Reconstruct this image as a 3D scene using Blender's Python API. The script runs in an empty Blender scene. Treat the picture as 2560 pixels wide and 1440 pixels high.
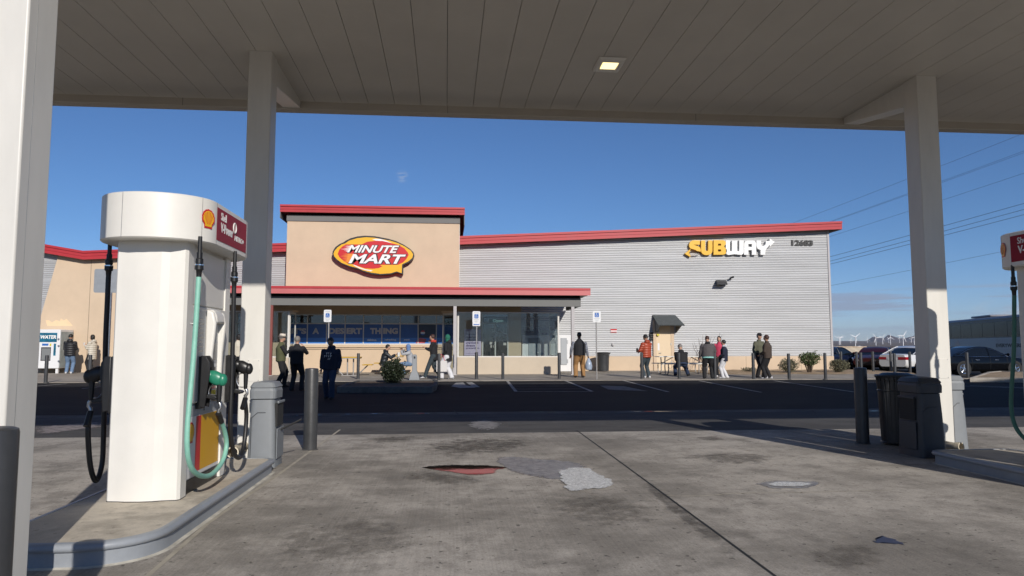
import bpy, bmesh, math, random
from mathutils import Vector, Matrix, noise
R = math.radians
SC = bpy.context.scene
C = SC.collection
random.seed(7)
V = Vector
# ---------------------------------------------------------------- camera maths
ALPHA, THETA, F, HC = R(5.3), R(4.77), 1776.0, 1.4
_f = V((math.sin(ALPHA)*math.cos(THETA), math.cos(ALPHA)*math.cos(THETA), math.sin(THETA)))
_r = V((math.cos(ALPHA), -math.sin(ALPHA), 0))
_u = _r.cross(_f)
CAM = V((0, 0, HC))
def ray(px, py): return _f + _r*((px-1280)/F) + _u*((720-py)/F)
def G(px, py, z=0.0):
    d = ray(px, py); return CAM + d*((z-HC)/d.z)
def PY(px, py, Y):
    d = ray(px, py); return CAM + d*(Y/d.y)
def PX(px, py, X):
    d = ray(px, py); return CAM + d*(X/d.x)
def sm(t):
    t = min(1, max(0, t)); return t*t*(3-2*t)
def gz(x, y):                                     # gentle fall of the lot to the valley gutter
    if y < 15.6: return 0.0
    if y < 25.6: return 0.2*(y-15.6)/10
    return 0.2*(1-sm((y-25.6)/5.5))
def sz(y): return 0.212+(y-25.6)*0.0065            # top of the walk
def GA(px, py):                                   # a pixel on the sloping asphalt
    z = 0
    for _ in range(12):
        p = G(px, py, z); z = gz(p.x, p.y)
    return p
def GS(px, py):                                   # a pixel on the walk
    z = .22
    for _ in range(12):
        p = G(px, py, z); z = sz(p.y)
    return p
# ---------------------------------------------------------------- materials
def lin(c):
    return tuple(((v/255)/12.92 if v/255 <= .04045 else ((v/255+.055)/1.055)**2.4) for v in c)
def mat(name, col, rough=.5, metal=0.0, var=0.0, scale=6.0, bump=0.0, bscale=60.0, spec=.5, coat=0.0, stretch=None, emit=None, estr=0):
    m = bpy.data.materials.new(name); m.use_nodes = True
    nt = m.node_tree; N = nt.nodes; L = nt.links; b = N['Principled BSDF']
    b.inputs['Base Color'].default_value = (*col, 1)
    b.inputs['Roughness'].default_value = rough
    b.inputs['Metallic'].default_value = metal
    b.inputs['Specular IOR Level'].default_value = spec
    b.inputs['Coat Weight'].default_value = coat
    b.inputs['Coat Roughness'].default_value = .05
    if emit:
        b.inputs['Emission Color'].default_value = (*emit, 1); b.inputs['Emission Strength'].default_value = estr
    tc = N.new('ShaderNodeTexCoord'); mp = N.new('ShaderNodeMapping'); L.new(tc.outputs['Object'], mp.inputs['Vector'])
    if stretch: mp.inputs['Scale'].default_value = stretch
    if var:
        n = N.new('ShaderNodeTexNoise'); n.inputs['Scale'].default_value = scale; n.inputs['Detail'].default_value = 6
        n.inputs['Roughness'].default_value = .65
        L.new(mp.outputs['Vector'], n.inputs['Vector'])
        rp = N.new('ShaderNodeValToRGB'); L.new(n.outputs['Fac'], rp.inputs['Fac'])
        rp.color_ramp.elements[0].position = .3; rp.color_ramp.elements[1].position = .7
        rp.color_ramp.elements[0].color = (*[c*(1-var) for c in col], 1)
        rp.color_ramp.elements[1].color = (*[min(1, c*(1+var)) for c in col], 1)
        L.new(rp.outputs['Color'], b.inputs['Base Color'])
        mr = N.new('ShaderNodeMapRange'); L.new(n.outputs['Fac'], mr.inputs['Value'])
        mr.inputs['To Min'].default_value = max(0, rough-.08); mr.inputs['To Max'].default_value = min(1, rough+.1)
        L.new(mr.outputs['Result'], b.inputs['Roughness'])
    if bump:
        n2 = N.new('ShaderNodeTexNoise'); n2.inputs['Scale'].default_value = bscale; n2.inputs['Detail'].default_value = 4
        L.new(mp.outputs['Vector'], n2.inputs['Vector'])
        bp = N.new('ShaderNodeBump'); bp.inputs['Strength'].default_value = bump; bp.inputs['Distance'].default_value = .02
        L.new(n2.outputs['Fac'], bp.inputs['Height']); L.new(bp.outputs['Normal'], b.inputs['Normal'])
    return m
def quilt(name, col, pitch=.085, rough=.45):      # horizontal baffles of a padded jacket
    m = mat(name, col, rough, var=.12, scale=8)
    nt = m.node_tree; N = nt.nodes; L = nt.links
    tc = N.new('ShaderNodeTexCoord'); w = N.new('ShaderNodeTexWave'); w.bands_direction = 'Z'; w.wave_profile = 'SIN'
    w.inputs['Scale'].default_value = .314/pitch; w.inputs['Distortion'].default_value = .6
    L.new(tc.outputs['Object'], w.inputs['Vector'])
    p = N.new('ShaderNodeMath'); p.operation = 'POWER'; p.inputs[1].default_value = .35; L.new(w.outputs['Fac'], p.inputs[0])
    bp = N.new('ShaderNodeBump'); bp.inputs['Strength'].default_value = .55; bp.inputs['Distance'].default_value = .03
    L.new(p.outputs[0], bp.inputs['Height']); L.new(bp.outputs['Normal'], N['Principled BSDF'].inputs['Normal'])
    return m
M = {}
def mk(k, *a, **kw): M[k] = mat(k, *a, **kw); return M[k]
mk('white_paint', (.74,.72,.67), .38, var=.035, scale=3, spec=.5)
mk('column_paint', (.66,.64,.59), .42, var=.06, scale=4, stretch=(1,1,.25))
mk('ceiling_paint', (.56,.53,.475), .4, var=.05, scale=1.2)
mk('seam_dark', (.02,.02,.02), .8)
mk('seam_soft', (.2,.19,.17), .8)
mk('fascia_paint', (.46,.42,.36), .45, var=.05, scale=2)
mk('grey_steel', (.27,.29,.315), .42, var=.1, scale=5, bump=.05, bscale=40)
mk('grey_plastic', (.2,.215,.23), .5, var=.05, scale=8, bump=.12, bscale=200)
mk('dark_plastic', (.042,.046,.053), .48, var=.08, scale=8, bump=.12, bscale=200)
mk('black_plastic', (.012,.012,.013), .38, var=.1, scale=10)
mk('black_rubber', (.014,.014,.015), .45)
mk('bollard_black', (.045,.046,.048), .38, var=.18, scale=6, bump=.05, bscale=30)
mk('chrome', (.75,.76,.78), .16, 1.0)
mk('dull_metal', (.45,.45,.45), .35, 1.0, var=.15, scale=20)
mk('green_hose', (.23,.5,.4), .5, var=.1, scale=14)
mk('green_hose_shaded', (.05,.16,.115), .5, var=.1, scale=14)  # same green hose with the shade put into its colour
mk('green_cover', (.02,.2,.12), .35)
mk('stucco', lin((203,181,155)), .9, var=.05, scale=1.3, bump=.35, bscale=70)
mk('stucco_patch', lin((226,198,160)), .9, var=.04, scale=3, bump=.3, bscale=70)
mk('stucco_pale', lin((192,178,158)), .9, var=.05, scale=2, bump=.3, bscale=70)
mk('band_grey', (.16,.16,.155), .7, var=.05, scale=2)
mk('red_metal', (.42,.028,.036), .45, var=.08, scale=1.5, spec=.45)
mk('red_flat', (.5,.12,.12), .5, var=.05, scale=2, spec=.6)
mk('post_grey', (.42,.4,.4), .5, var=.05)
mk('post_red', (.2,.05,.04), .6, var=.1)
mk('soffit_brown', (.13,.095,.07), .7, var=.1)
mk('frame_white', (.62,.6,.56), .4)
mk('glass_dark', (.02,.025,.028), .04, spec=.9)
mk('poster_blue', (.022,.09,.32), .3, var=.15, scale=1.5)
mk('poster_blue_lit', (.06,.21,.58), .3, var=.12, scale=2)
mk('poster_dark', (.012,.02,.05), .3, var=.2, scale=3)
mk('grey_letter', (.5,.47,.44), .5)
mk('white_letter', (.8,.8,.78), .45)
mk('black_letter', (.012,.012,.012), .5)
mk('sign_white', (.72,.72,.72), .4)
mk('sign_blue', (.03,.13,.42), .4)
mk('sign_lilac', (.56,.46,.62), .5)
mk('ink_purple', (.06,.03,.14), .6)
mk('logo_red', (.55,.02,.022), .32)
mk('logo_yellow', (.78,.43,.01), .35)
mk('logo_orange', (.75,.25,.02), .4)
mk('panel_red', (.3,.012,.026), .5, var=.2, scale=2, spec=.2)
mk('panel_yellow', (.72,.38,.01), .4)
mk('panel_grey', (.36,.38,.4), .4)
mk('key_yellow', (.6,.5,.03), .4)
mk('pvc', (.62,.55,.42), .5, var=.08)
mk('table_yellow', (.62,.37,.03), .5)
mk('table_white', (.72,.7,.64), .5, var=.05)
mk('iron_grey', (.3,.29,.28), .45, var=.1)
mk('skin_light', (.5,.29,.2), .55, var=.06, scale=20)
mk('skin_mid', (.36,.2,.13), .55, var=.06, scale=20)
mk('skin_dark', (.1,.05,.035), .55, var=.06, scale=20)
mk('hair_black', (.01,.009,.008), .5, bump=.4, bscale=120)
mk('hair_grey', (.2,.18,.16), .6, bump=.4, bscale=120)
mk('hair_brown', (.05,.02,.014), .55, bump=.4, bscale=120)
for k, c in dict(black=(.012,.012,.014), denim=(.13,.2,.31), dark_denim=(.02,.035,.075), slate=(.035,.05,.06), tan=(.3,.16,.06), white=(.62,.62,.64),
                 charcoal=(.085,.077,.077), brown=(.06,.042,.032), olive=(.1,.1,.065), navy=(.012,.016,.035), grey=(.36,.37,.39), green=(.015,.13,.085),
                 blue=(.12,.2,.38), pink=(.5,.05,.1), teal=(.25,.5,.46), red=(.5,.05,.03), straw=(.62,.55,.46), moss=(.085,.088,.04), cream=(.55,.5,.4), mauve=(.22,.15,.15)).items():
    mk('cloth_'+k, c, .85, var=.14, scale=9, bump=.5, bscale=14)
M['puffer_black'] = quilt('puffer_black', (.016,.016,.018))
M['puffer_red'] = quilt('puffer_red', (.36,.06,.025))
M['puffer_cream'] = quilt('puffer_cream', (.58,.53,.44))
M['puffer_navy'] = quilt('puffer_navy', (.014,.018,.024), .13)
mk('tyre', (.012,.012,.012), .75, bump=.2, bscale=90)
mk('car_black', (.003,.0035,.005), .12, coat=.2, spec=.25)
mk('car_blue', (.007,.012,.035), .3, coat=.4, spec=.3)
mk('car_red', (.035,.004,.006), .3, coat=.4, spec=.3)
mk('car_white', (.68,.68,.68), .25, coat=1)
mk('car_glass', (.006,.008,.011), .08, spec=.45)
mk('coach_glass', (.007,.011,.013), .12, spec=.12)
mk('lamp_red', (.35,.008,.02), .15, coat=.5)
mk('lamp_clear', (.6,.6,.62), .1, metal=.5)
mk('lamp_amber', (.7,.22,.03), .2)
mk('bus_white', (.27,.27,.28), .45, coat=.1, var=.03)
mk('bus_grey', (.22,.22,.24), .35)
mk('turbine_white', (.8,.8,.8), .5)
mk('wire', (.05,.055,.07), .6)
mk('bark', (.09,.065,.045), .9, var=.3, scale=20)
mk('twig', (.12,.1,.085), .9)
mk('leaf_dark', (.022,.032,.014), .6, var=.5, scale=9)
mk('leaf_green', (.07,.1,.03), .6, var=.45, scale=9)
mk('leaf_sage', (.13,.125,.075), .7, var=.45, scale=9)
mk('bag_white', (.6,.58,.56), .6)
mk('bag_clear', (.3,.36,.45), .25, var=.3, scale=12)
mk('water_poster', (.01,.12,.2), .3, var=.5, scale=5)
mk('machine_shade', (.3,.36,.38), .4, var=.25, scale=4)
mk('screen_grey', (.2,.21,.21), .15)
mk('screen_dark', (.05,.045,.05), .12)
mk('paper', (.7,.7,.68), .7)
mk('lamp_glow', (.9,.75,.3), .4, emit=(1,.86,.45), estr=1.6)
# ---------------------------------------------------------------- mesh builder
WL = {}
class MB:
    def __init__(s): s.v = []; s.f = []
    def add(s, vs, fs):
        n = len(s.v); s.v += [V(p) for p in vs]; s.f += [[i+n for i in q] for q in fs]; return s
    def box(s, x0, y0, z0, x1, y1, z1):
        return s.add([(x0,y0,z0),(x1,y0,z0),(x1,y1,z0),(x0,y1,z0),(x0,y0,z1),(x1,y0,z1),(x1,y1,z1),(x0,y1,z1)],
                     [(3,2,1,0),(4,5,6,7),(0,1,5,4),(1,2,6,5),(2,3,7,6),(3,0,4,7)])
    def hexa(s, p): return s.add(p, [(3,2,1,0),(4,5,6,7),(0,1,5,4),(1,2,6,5),(2,3,7,6),(3,0,4,7)])
    def obox(s, c, size, m=None):
        m = m or Matrix.Identity(3); c = V(c); h = V(size)/2
        return s.hexa([c+m@V((sx*h.x, sy*h.y, sz_*h.z)) for sz_ in (-1,1) for sx, sy in ((-1,-1),(1,-1),(1,1),(-1,1))])
    def loft(s, rings, caps=True, closed=True):
        n = len(rings[0]); vs = [p for r in rings for p in r]; fs = []
        for i in range(len(rings)-1):
            for j in range(n if closed else n-1):
                k = (j+1) % n; fs.append((i*n+j, i*n+k, (i+1)*n+k, (i+1)*n+j))
        if caps: fs += [tuple(reversed(range(n))), tuple(range((len(rings)-1)*n, len(rings)*n))]
        return s.add(vs, fs)
    def tube(s, pts, r, n=8, caps=True, ax=None):
        pts = [V(p) for p in pts]; k = len(pts); rr = r if isinstance(r, (list, tuple)) else [r]*k
        rings = []; prev = ax and V(ax)
        for i, p in enumerate(pts):
            t = (pts[min(i+1, k-1)]-pts[max(i-1, 0)])
            if t.length < 1e-9: t = V((0,0,1))
            t.normalize()
            if prev is None: prev = V((1,0,0)) if abs(t.x) < .8 else V((0,1,0))
            a = prev - t*prev.dot(t)
            if a.length < 1e-6: a = V((0,1,0)) - t*t.y
            a.normalize(); b = t.cross(a); prev = a
            q = rr[i]; ra, rb = q if isinstance(q, (list, tuple)) else (q, q)
            rings.append([p + a*(ra*math.cos(2*math.pi*j/n)) + b*(rb*math.sin(2*math.pi*j/n)) for j in range(n)])
        return s.loft(rings, caps)
    def cyl(s, p0, p1, r0, r1=None, n=16): return s.tube([p0, p1], [r0, r0 if r1 is None else r1], n)
    def lathe(s, prof, c=(0,0,0), n=20):
        c = V(c); rings = [[c+V((r*math.cos(2*math.pi*j/n), r*math.sin(2*math.pi*j/n), z)) for j in range(n)] for r, z in prof]
        return s.loft(rings)
    def ball(s, c, r, n=10, m=None):
        r = V(r) if not isinstance(r, (int, float)) else V((r, r, r)); c = V(c); rings = []
        for i in range(1, n):
            a = math.pi*i/n
            rings.append([c+(m or Matrix.Identity(3))@V((r.x*math.sin(a)*math.cos(2*math.pi*j/(2*n)), r.y*math.sin(a)*math.sin(2*math.pi*j/(2*n)), -r.z*math.cos(a))) for j in range(2*n)])
        return s.loft(rings)
    def prism(s, poly, d):                        # 3D polygon pushed along d
        n = len(poly); poly = [V(p) for p in poly]; d = V(d)
        return s.add(poly+[p+d for p in poly], [tuple(reversed(range(n))), tuple(range(n, 2*n))]+[(i, (i+1)%n, n+(i+1)%n, n+i) for i in range(n)])
    def sheet(s, poly): return s.add(poly, [tuple(range(len(poly)))])
    def text(s, body, o, u, v, w, h, thick=.004, bold=0.0, shear=0.0, nrm=None):
        vs, fs = text_mesh(body, bold)
        xs = [p[0] for p in vs]; ys = [p[1] for p in vs]; x0, x1, y0, y1 = min(xs), max(xs), min(ys), max(ys)
        sy = h/(y1-y0); sx = sy if w is None else w/(x1-x0)
        o = V(o); u = V(u).normalized(); v = V(v).normalized(); nn = V(nrm) if nrm else u.cross(v)
        return s.add([o+u*((p[0]-x0)*sx+shear*(p[1]-y0)*sy)+v*((p[1]-y0)*sy)+nn*(thick*(1 if p[2] > 0 else 0)) for p in vs], fs)
    def build(s, name, m, parent=None, local=False, smooth=None, bevel=0, segs=2, kind=None):
        off = V((0,0,0))
        if parent is not None and not local: off = WL.get(parent.name, V((0,0,0)))
        me = bpy.data.meshes.new(name); me.from_pydata([tuple(p-off) for p in s.v], [], s.f); me.update()
        bm = bmesh.new(); bm.from_mesh(me); bmesh.ops.recalc_face_normals(bm, faces=bm.faces); bm.to_mesh(me); bm.free()
        me.materials.append(M[m] if isinstance(m, str) else m)
        o = bpy.data.objects.new(name, me); C.objects.link(o)
        if parent is not None: o.parent = parent; WL[o.name] = off
        if smooth is not None: smooth_mesh(me, smooth)
        if bevel:
            b = o.modifiers.new('bevel', 'BEVEL'); b.width = bevel; b.segments = segs; b.limit_method = 'ANGLE'; b.angle_limit = R(40)
            if smooth is None: smooth_mesh(me, 40)
        if kind: o['kind'] = kind
        return o
def smooth_mesh(me, ang):
    for p in me.polygons: p.use_smooth = True
    me.set_sharp_from_angle(angle=R(ang))
_tc = {}
def _mesh_of(cu):
    ob = bpy.data.objects.new('tmp', cu); C.objects.link(ob)
    dg = bpy.context.evaluated_depsgraph_get(); dg.update()
    me = bpy.data.meshes.new_from_object(ob.evaluated_get(dg))
    r = ([tuple(v.co) for v in me.vertices], [tuple(p.vertices) for p in me.polygons])
    bpy.data.objects.remove(ob); bpy.data.meshes.remove(me); bpy.data.curves.remove(cu); return r
def text_mesh(body, bold):
    if (body, bold) not in _tc:
        cu = bpy.data.curves.new('t', 'FONT'); cu.body = body; cu.offset = bold; cu.extrude = .01; cu.resolution_u = 3
        _tc[(body, bold)] = _mesh_of(cu)
    return _tc[(body, bold)]
def holed(outer, holes):                          # 2D outline with holes -> verts (z = -/+1), faces
    cu = bpy.data.curves.new('h', 'CURVE'); cu.dimensions = '2D'; cu.fill_mode = 'BOTH'; cu.extrude = 1
    for pl in [outer]+holes:
        sp = cu.splines.new('POLY'); sp.points.add(len(pl)-1); sp.use_cyclic_u = True
        for i, p in enumerate(pl): sp.points[i].co = (p[0], p[1], 0, 1)
    return _mesh_of(cu)
def ribbon(pts, w):
    pts = [V((p[0], p[1])) for p in pts]; Lf = []; Rt = []
    for i, p in enumerate(pts):
        a = (p-pts[i-1]).normalized() if i else (pts[1]-p).normalized()
        b = (pts[i+1]-p).normalized() if i < len(pts)-1 else a
        t = (a+b).normalized(); nn = V((-t.y, t.x)); k = w/2/max(.5, t.dot(a))
        Lf.append(p+nn*k); Rt.append(p-nn*k)
    return [tuple(q) for q in Lf+Rt[::-1]]
def spline(pts, n=6):                             # Catmull-Rom through points
    P = [V(p) for p in pts]; out = []
    for i in range(len(P)-1):
        a, b, c, d = P[max(i-1,0)], P[i], P[i+1], P[min(i+2,len(P)-1)]
        for k in range(n):
            t = k/n; out.append(.5*((2*b)+(c-a)*t+(2*a-5*b+4*c-d)*t*t+(3*b-a-3*c+d)*t**3))
    return out+[P[-1]]
def tag(o, label, cat, group=None, kind=None):
    o['label'] = label; o['category'] = cat
    if group: o['group'] = group
    if kind: o['kind'] = kind
    return o
def thing(name, label, cat, loc, rz=0, group=None):
    o = bpy.data.objects.new(name, None); C.objects.link(o); o.location = loc; o.rotation_euler = (0,0,rz)
    o.empty_display_size = .2; WL[o.name] = V(loc); return tag(o, label, cat, group)
def dup(root, loc, rz=0, label=None, group=None):
    r = root.copy(); C.objects.link(r); r.location = loc; r.rotation_euler = (0,0,rz)
    if label: r['label'] = label
    if group: r['group'] = group
    for ch in root.children:
        c = ch.copy(); C.objects.link(c); c.parent = r
        for g in ch.children:
            d = g.copy(); C.objects.link(d); d.parent = c
    return r
def rrect(x0, y0, x1, y1, r, n=6, corners=(1,1,1,1)):   # ccw from lower left, radius per corner
    out = []
    for k, (cx, cy, sx, sy, a0) in enumerate(((x0,y0,1,1,180),(x1,y0,-1,1,270),(x1,y1,-1,-1,0),(x0,y1,1,-1,90))):
        q = r*corners[k]
        if q <= 0: out.append((cx, cy)); continue
        for i in range(n+1):
            a = R(a0+90*i/n); out.append((cx+sx*q+q*math.cos(a), cy+sy*q+q*math.sin(a)))
    return out
# ---------------------------------------------------------------- camera, sky, sun
cam = bpy.data.cameras.new('camera'); cam.lens = 36*F/2560; cam.sensor_width = 36; cam.clip_end = 80000; cam.clip_start = .05
co = bpy.data.objects.new('camera', cam); C.objects.link(co); co.location = CAM
co.rotation_euler = (R(90)+THETA, 0, -ALPHA); SC.camera = co
SUN_E, SUN_A = R(24.7), R(15)
sd = V((-math.sin(SUN_A)*math.cos(SUN_E), math.cos(SUN_A)*math.cos(SUN_E), -math.sin(SUN_E)))
sun = bpy.data.lights.new('sun', 'SUN'); sun.energy = 4.25; sun.angle = R(.53); sun.color = (1, .94, .86)
so = bpy.data.objects.new('sun', sun); C.objects.link(so); so.rotation_euler = sd.to_track_quat('-Z', 'Y').to_euler(); so.location = (0, -20, 30)
w = bpy.data.worlds.new('World'); SC.world = w; w.use_nodes = True
nt = w.node_tree; N = nt.nodes; L = nt.links; bg = N['Background']
sky = N.new('ShaderNodeTexSky'); sky.sky_type = 'NISHITA'; sky.sun_disc = False; sky.sun_elevation = SUN_E; sky.sun_rotation = R(180)-SUN_A
sky.altitude = 1200; sky.air_density = 1.0; sky.dust_density = 0; sky.ozone_density = 6
tc = N.new('ShaderNodeTexCoord'); sep = N.new('ShaderNodeSeparateXYZ'); L.new(tc.outputs['Generated'], sep.inputs[0])
def math_(op, a, b=None, c=None):
    n = N.new('ShaderNodeMath'); n.operation = op
    for i, q in enumerate((a, b, c)):
        if q is None: continue
        if isinstance(q, (int, float)): n.inputs[i].default_value = q
        else: L.new(q, n.inputs[i])
    return n.outputs[0]
def ramp_(x, p0, p1):
    n = N.new('ShaderNodeMapRange'); n.interpolation_type = 'SMOOTHSTEP'; L.new(x, n.inputs['Value'])
    n.inputs['From Min'].default_value = p0; n.inputs['From Max'].default_value = p1; return n.outputs['Result']
def noise_(scale, loc, sc, detail=5):
    mp = N.new('ShaderNodeMapping'); mp.inputs['Scale'].default_value = scale; mp.inputs['Location'].default_value = loc
    L.new(tc.outputs['Generated'], mp.inputs['Vector'])
    n = N.new('ShaderNodeTexNoise'); n.inputs['Scale'].default_value = sc; n.inputs['Detail'].default_value = detail
    L.new(mp.outputs['Vector'], n.inputs['Vector']); return n.outputs['Fac']
z = sep.outputs['Z']
band = math_('MULTIPLY', ramp_(z, .015, .035), ramp_(z, .085, .06))
streak = math_('MULTIPLY', ramp_(noise_((2.2, 2.2, 42), (3.1, 1.7, .4), 2.4, 7),   .46, .6), band)
puffband = math_('MULTIPLY', ramp_(z, .01, .03), ramp_(z, .1, .055))
puff = math_('MULTIPLY', ramp_(noise_((5, 5, 9), (.35, 2.2, 5.1), 2.0, 7), .52, .66), math_('MULTIPLY', puffband, ramp_(sep.outputs['X'], .56, .64)))
wx_ = ray(1005, 441).normalized(); mpw = N.new('ShaderNodeVectorMath'); mpw.operation = 'DISTANCE'; L.new(tc.outputs['Generated'], mpw.inputs[0]); mpw.inputs[1].default_value = wx_
wisp = math_('MULTIPLY', ramp_(mpw.outputs['Value'], .011, .001), ramp_(noise_((20, 20, 90), (1.3, 2, 3), 3, 7), .36, .62))
def mix_(a, fac, col):
    n = N.new('ShaderNodeMix'); n.data_type = 'RGBA'; L.new(fac, n.inputs['Factor']); L.new(a, n.inputs['A']); n.inputs['B'].default_value = (*col, 1)
    return n.outputs['Result']
def tint_(a, fac, col):
    n = N.new('ShaderNodeMix'); n.data_type = 'RGBA'; n.blend_type = 'MULTIPLY'; L.new(fac, n.inputs['Factor']); L.new(a, n.inputs['A']); n.inputs['B'].default_value = (*col, 1)
    return n.outputs['Result']
hor = ramp_(z, .16, .0)
onev = N.new('ShaderNodeValue'); onev.outputs[0].default_value = 1
k0 = tint_(tint_(sky.outputs['Color'], onev.outputs[0], (.84, .94, 1.06)), hor, (1.2, 1.1, 1.14))
k = mix_(k0, math_('MULTIPLY', streak, .85), (3.6, 4.4, 6.1))
k = mix_(k, math_('MULTIPLY', puff, .8), (6.2, 6.4, 6.9))
k = mix_(k, math_('MULTIPLY', wisp, .45), (6, 6.6, 7.6))
L.new(k, bg.inputs['Color']); bg.inputs['Strength'].default_value = .083
SC.view_settings.view_transform = 'Standard'; SC.view_settings.look = 'None'; SC.view_settings.exposure = 0; SC.view_settings.gamma = 1
SC.cycles.max_bounces = 8; SC.cycles.diffuse_bounces = 4; SC.cycles.glossy_bounces = 4; SC.cycles.transmission_bounces = 6; SC.cycles.transparent_max_bounces = 8
SC.cycles.caustics_reflective = False; SC.cycles.caustics_refractive = False
# ---------------------------------------------------------------- ground materials
def ground(name, base, dark, spots=.5, big=.35, fine=.18, rough=.85, bump=.25, stretch=(1,1,1), worn=None, broom=0):
    m = mat(name, base, rough, spec=.2); nt = m.node_tree; N = nt.nodes; L = nt.links; b = N['Principled BSDF']
    tc = N.new('ShaderNodeTexCoord'); mp = N.new('ShaderNodeMapping'); L.new(tc.outputs['Object'], mp.inputs['Vector']); mp.inputs['Scale'].default_value = stretch
    def nz(s, d=8, r=.62):
        n = N.new('ShaderNodeTexNoise'); n.inputs['Scale'].default_value = s; n.inputs['Detail'].default_value = d; n.inputs['Roughness'].default_value = r
        L.new(mp.outputs['Vector'], n.inputs['Vector']); return n.outputs['Fac']
    def rp(x, a, c):
        n = N.new('ShaderNodeMapRange'); n.interpolation_type = 'SMOOTHSTEP'; L.new(x, n.inputs['Value']); n.inputs['From Min'].default_value = a; n.inputs['From Max'].default_value = c; return n.outputs['Result']
    def mx(fac, A, Bc, typ='MIX'):
        n = N.new('ShaderNodeMix'); n.data_type = 'RGBA'; n.blend_type = typ
        if isinstance(fac, float): n.inputs['Factor'].default_value = fac
        else: L.new(fac, n.inputs['Factor'])
        for s, q in (('A', A), ('B', Bc)):
            if isinstance(q, tuple): n.inputs[s].default_value = (*q, 1)
            else: L.new(q, n.inputs[s])
        return n.outputs['Result']
    def mul(a, k):
        n = N.new('ShaderNodeMath'); n.operation = 'MULTIPLY'; L.new(a, n.inputs[0]); n.inputs[1].default_value = k; return n.outputs[0]
    c = mx(rp(nz(big, 10, .68), .38, .6), dark, base)
    c = mx(mul(rp(nz(big*3.3, 9, .7), .5, .68), .55), c, tuple(x*.62 for x in dark))
    c = mx(mul(rp(nz(2.6, 10, .8), .44, .66), .6), c, tuple(x*.78 for x in dark))
    c = mx(mul(rp(nz(big*5.1, 7, .7), .56, .74), .3), c, tuple(min(1, x*1.28) for x in base))
    if spots:
        c = mx(mul(rp(nz(15, 4, .5), .645, .69), spots), c, tuple(x*.28 for x in dark))
        c = mx(mul(rp(nz(.95, 10, .68), .56, .72), spots*.75), c, tuple(x*.48 for x in dark))
    if worn: c = mx(mul(rp(nz(1.3, 9, .75), .5, .72), .7), c, worn)
    if broom:
        m2 = N.new('ShaderNodeMapping'); L.new(tc.outputs['Object'], m2.inputs['Vector']); m2.inputs['Scale'].default_value = (60, .5, 1); n2 = N.new('ShaderNodeTexNoise'); n2.inputs['Scale'].default_value = 1; n2.inputs['Detail'].default_value = 5; L.new(m2.outputs['Vector'], n2.inputs['Vector'])
        c = mx(broom, c, mx(rp(n2.outputs['Fac'], .38, .62), (.6,.6,.6), (1.12,1.12,1.12)), 'MULTIPLY')
    gr = nz(85, 3); g2 = rp(gr, .3, .7)
    c = mx(fine, c, mx(g2, (.35,.35,.35), (1,1,1)), 'MULTIPLY')
    L.new(c, b.inputs['Base Color'])
    bp = N.new('ShaderNodeBump'); bp.inputs['Strength'].default_value = bump; bp.inputs['Distance'].default_value = .01; L.new(gr, bp.inputs['Height']); L.new(bp.outputs['Normal'], b.inputs['Normal'])
    return m
M['concrete'] = ground('concrete', (.55,.505,.445), (.29,.265,.23), .7, big=.36, fine=.35, broom=.17)
M['island_concrete'] = ground('island_concrete', (.62,.555,.455), (.5,.445,.365), .3, big=.8)
M['asphalt'] = ground('asphalt', (.024,.024,.026), (.015,.015,.018), .25, big=.16, fine=.4, rough=.88, bump=.4, stretch=(.4,1,1), worn=(.046,.045,.044))
M['asphalt_grey'] = ground('asphalt_grey', (.125,.12,.115), (.09,.087,.085), .4, big=.5, fine=.4, rough=.88, bump=.4, stretch=(.5,1,1))
M['walk_concrete'] = ground('walk_concrete', (.41,.37,.315), (.32,.285,.24), .3, big=.3)
M['gutter_concrete'] = ground('gutter_concrete', (.15,.145,.14), (.09,.088,.085), .5, big=.6)
M['gravel'] = ground('gravel', (.56,.42,.28), (.4,.29,.18), .5, big=2, fine=.6, bump=1)
M['desert'] = ground('desert', (.19,.145,.105), (.12,.092,.07), .0, big=.004, fine=.1, bump=0)
M['mountain'] = ground('mountain', (.13,.1,.095), (.07,.058,.06), 0, big=.0009, fine=.1, bump=0)
M['line_paint'] = mat('line_paint', (.3,.29,.27), .75, var=.5, scale=5)
M['line_faded'] = mat('line_faded', (.13,.13,.13), .8, var=.6, scale=6)
def water_mat(name, rough, base, bump, sc=30, spec=.5):
    return mat(name, base, rough, bump=bump, bscale=sc, spec=spec)
M['water_clear'] = water_mat('water_clear', .03, (.03,.026,.022), .015, 5, 1)
M['water_film'] = water_mat('water_film', .12, (.06,.055,.05), .6, 55, 1)
M['damp'] = water_mat('damp', .42, (.15,.14,.13), .35, 60, .6)
# ---------------------------------------------------------------- terrain
def gridmesh(name, xs, ys, zf, m, kind='structure', sx=None):
    b = MB(); nx = len(xs)
    b.add([(x, y, zf(x, y)) for y in ys for x in xs], [(j*nx+i, j*nx+i+1, (j+1)*nx+i+1, (j+1)*nx+i) for j in range(len(ys)-1) for i in range(nx-1)])
    return b.build(name, m, kind=kind, smooth=60)
def fr(a, b, s):
    n = int(round((b-a)/s)); return [a+(b-a)*i/n for i in range(n+1)]
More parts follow.
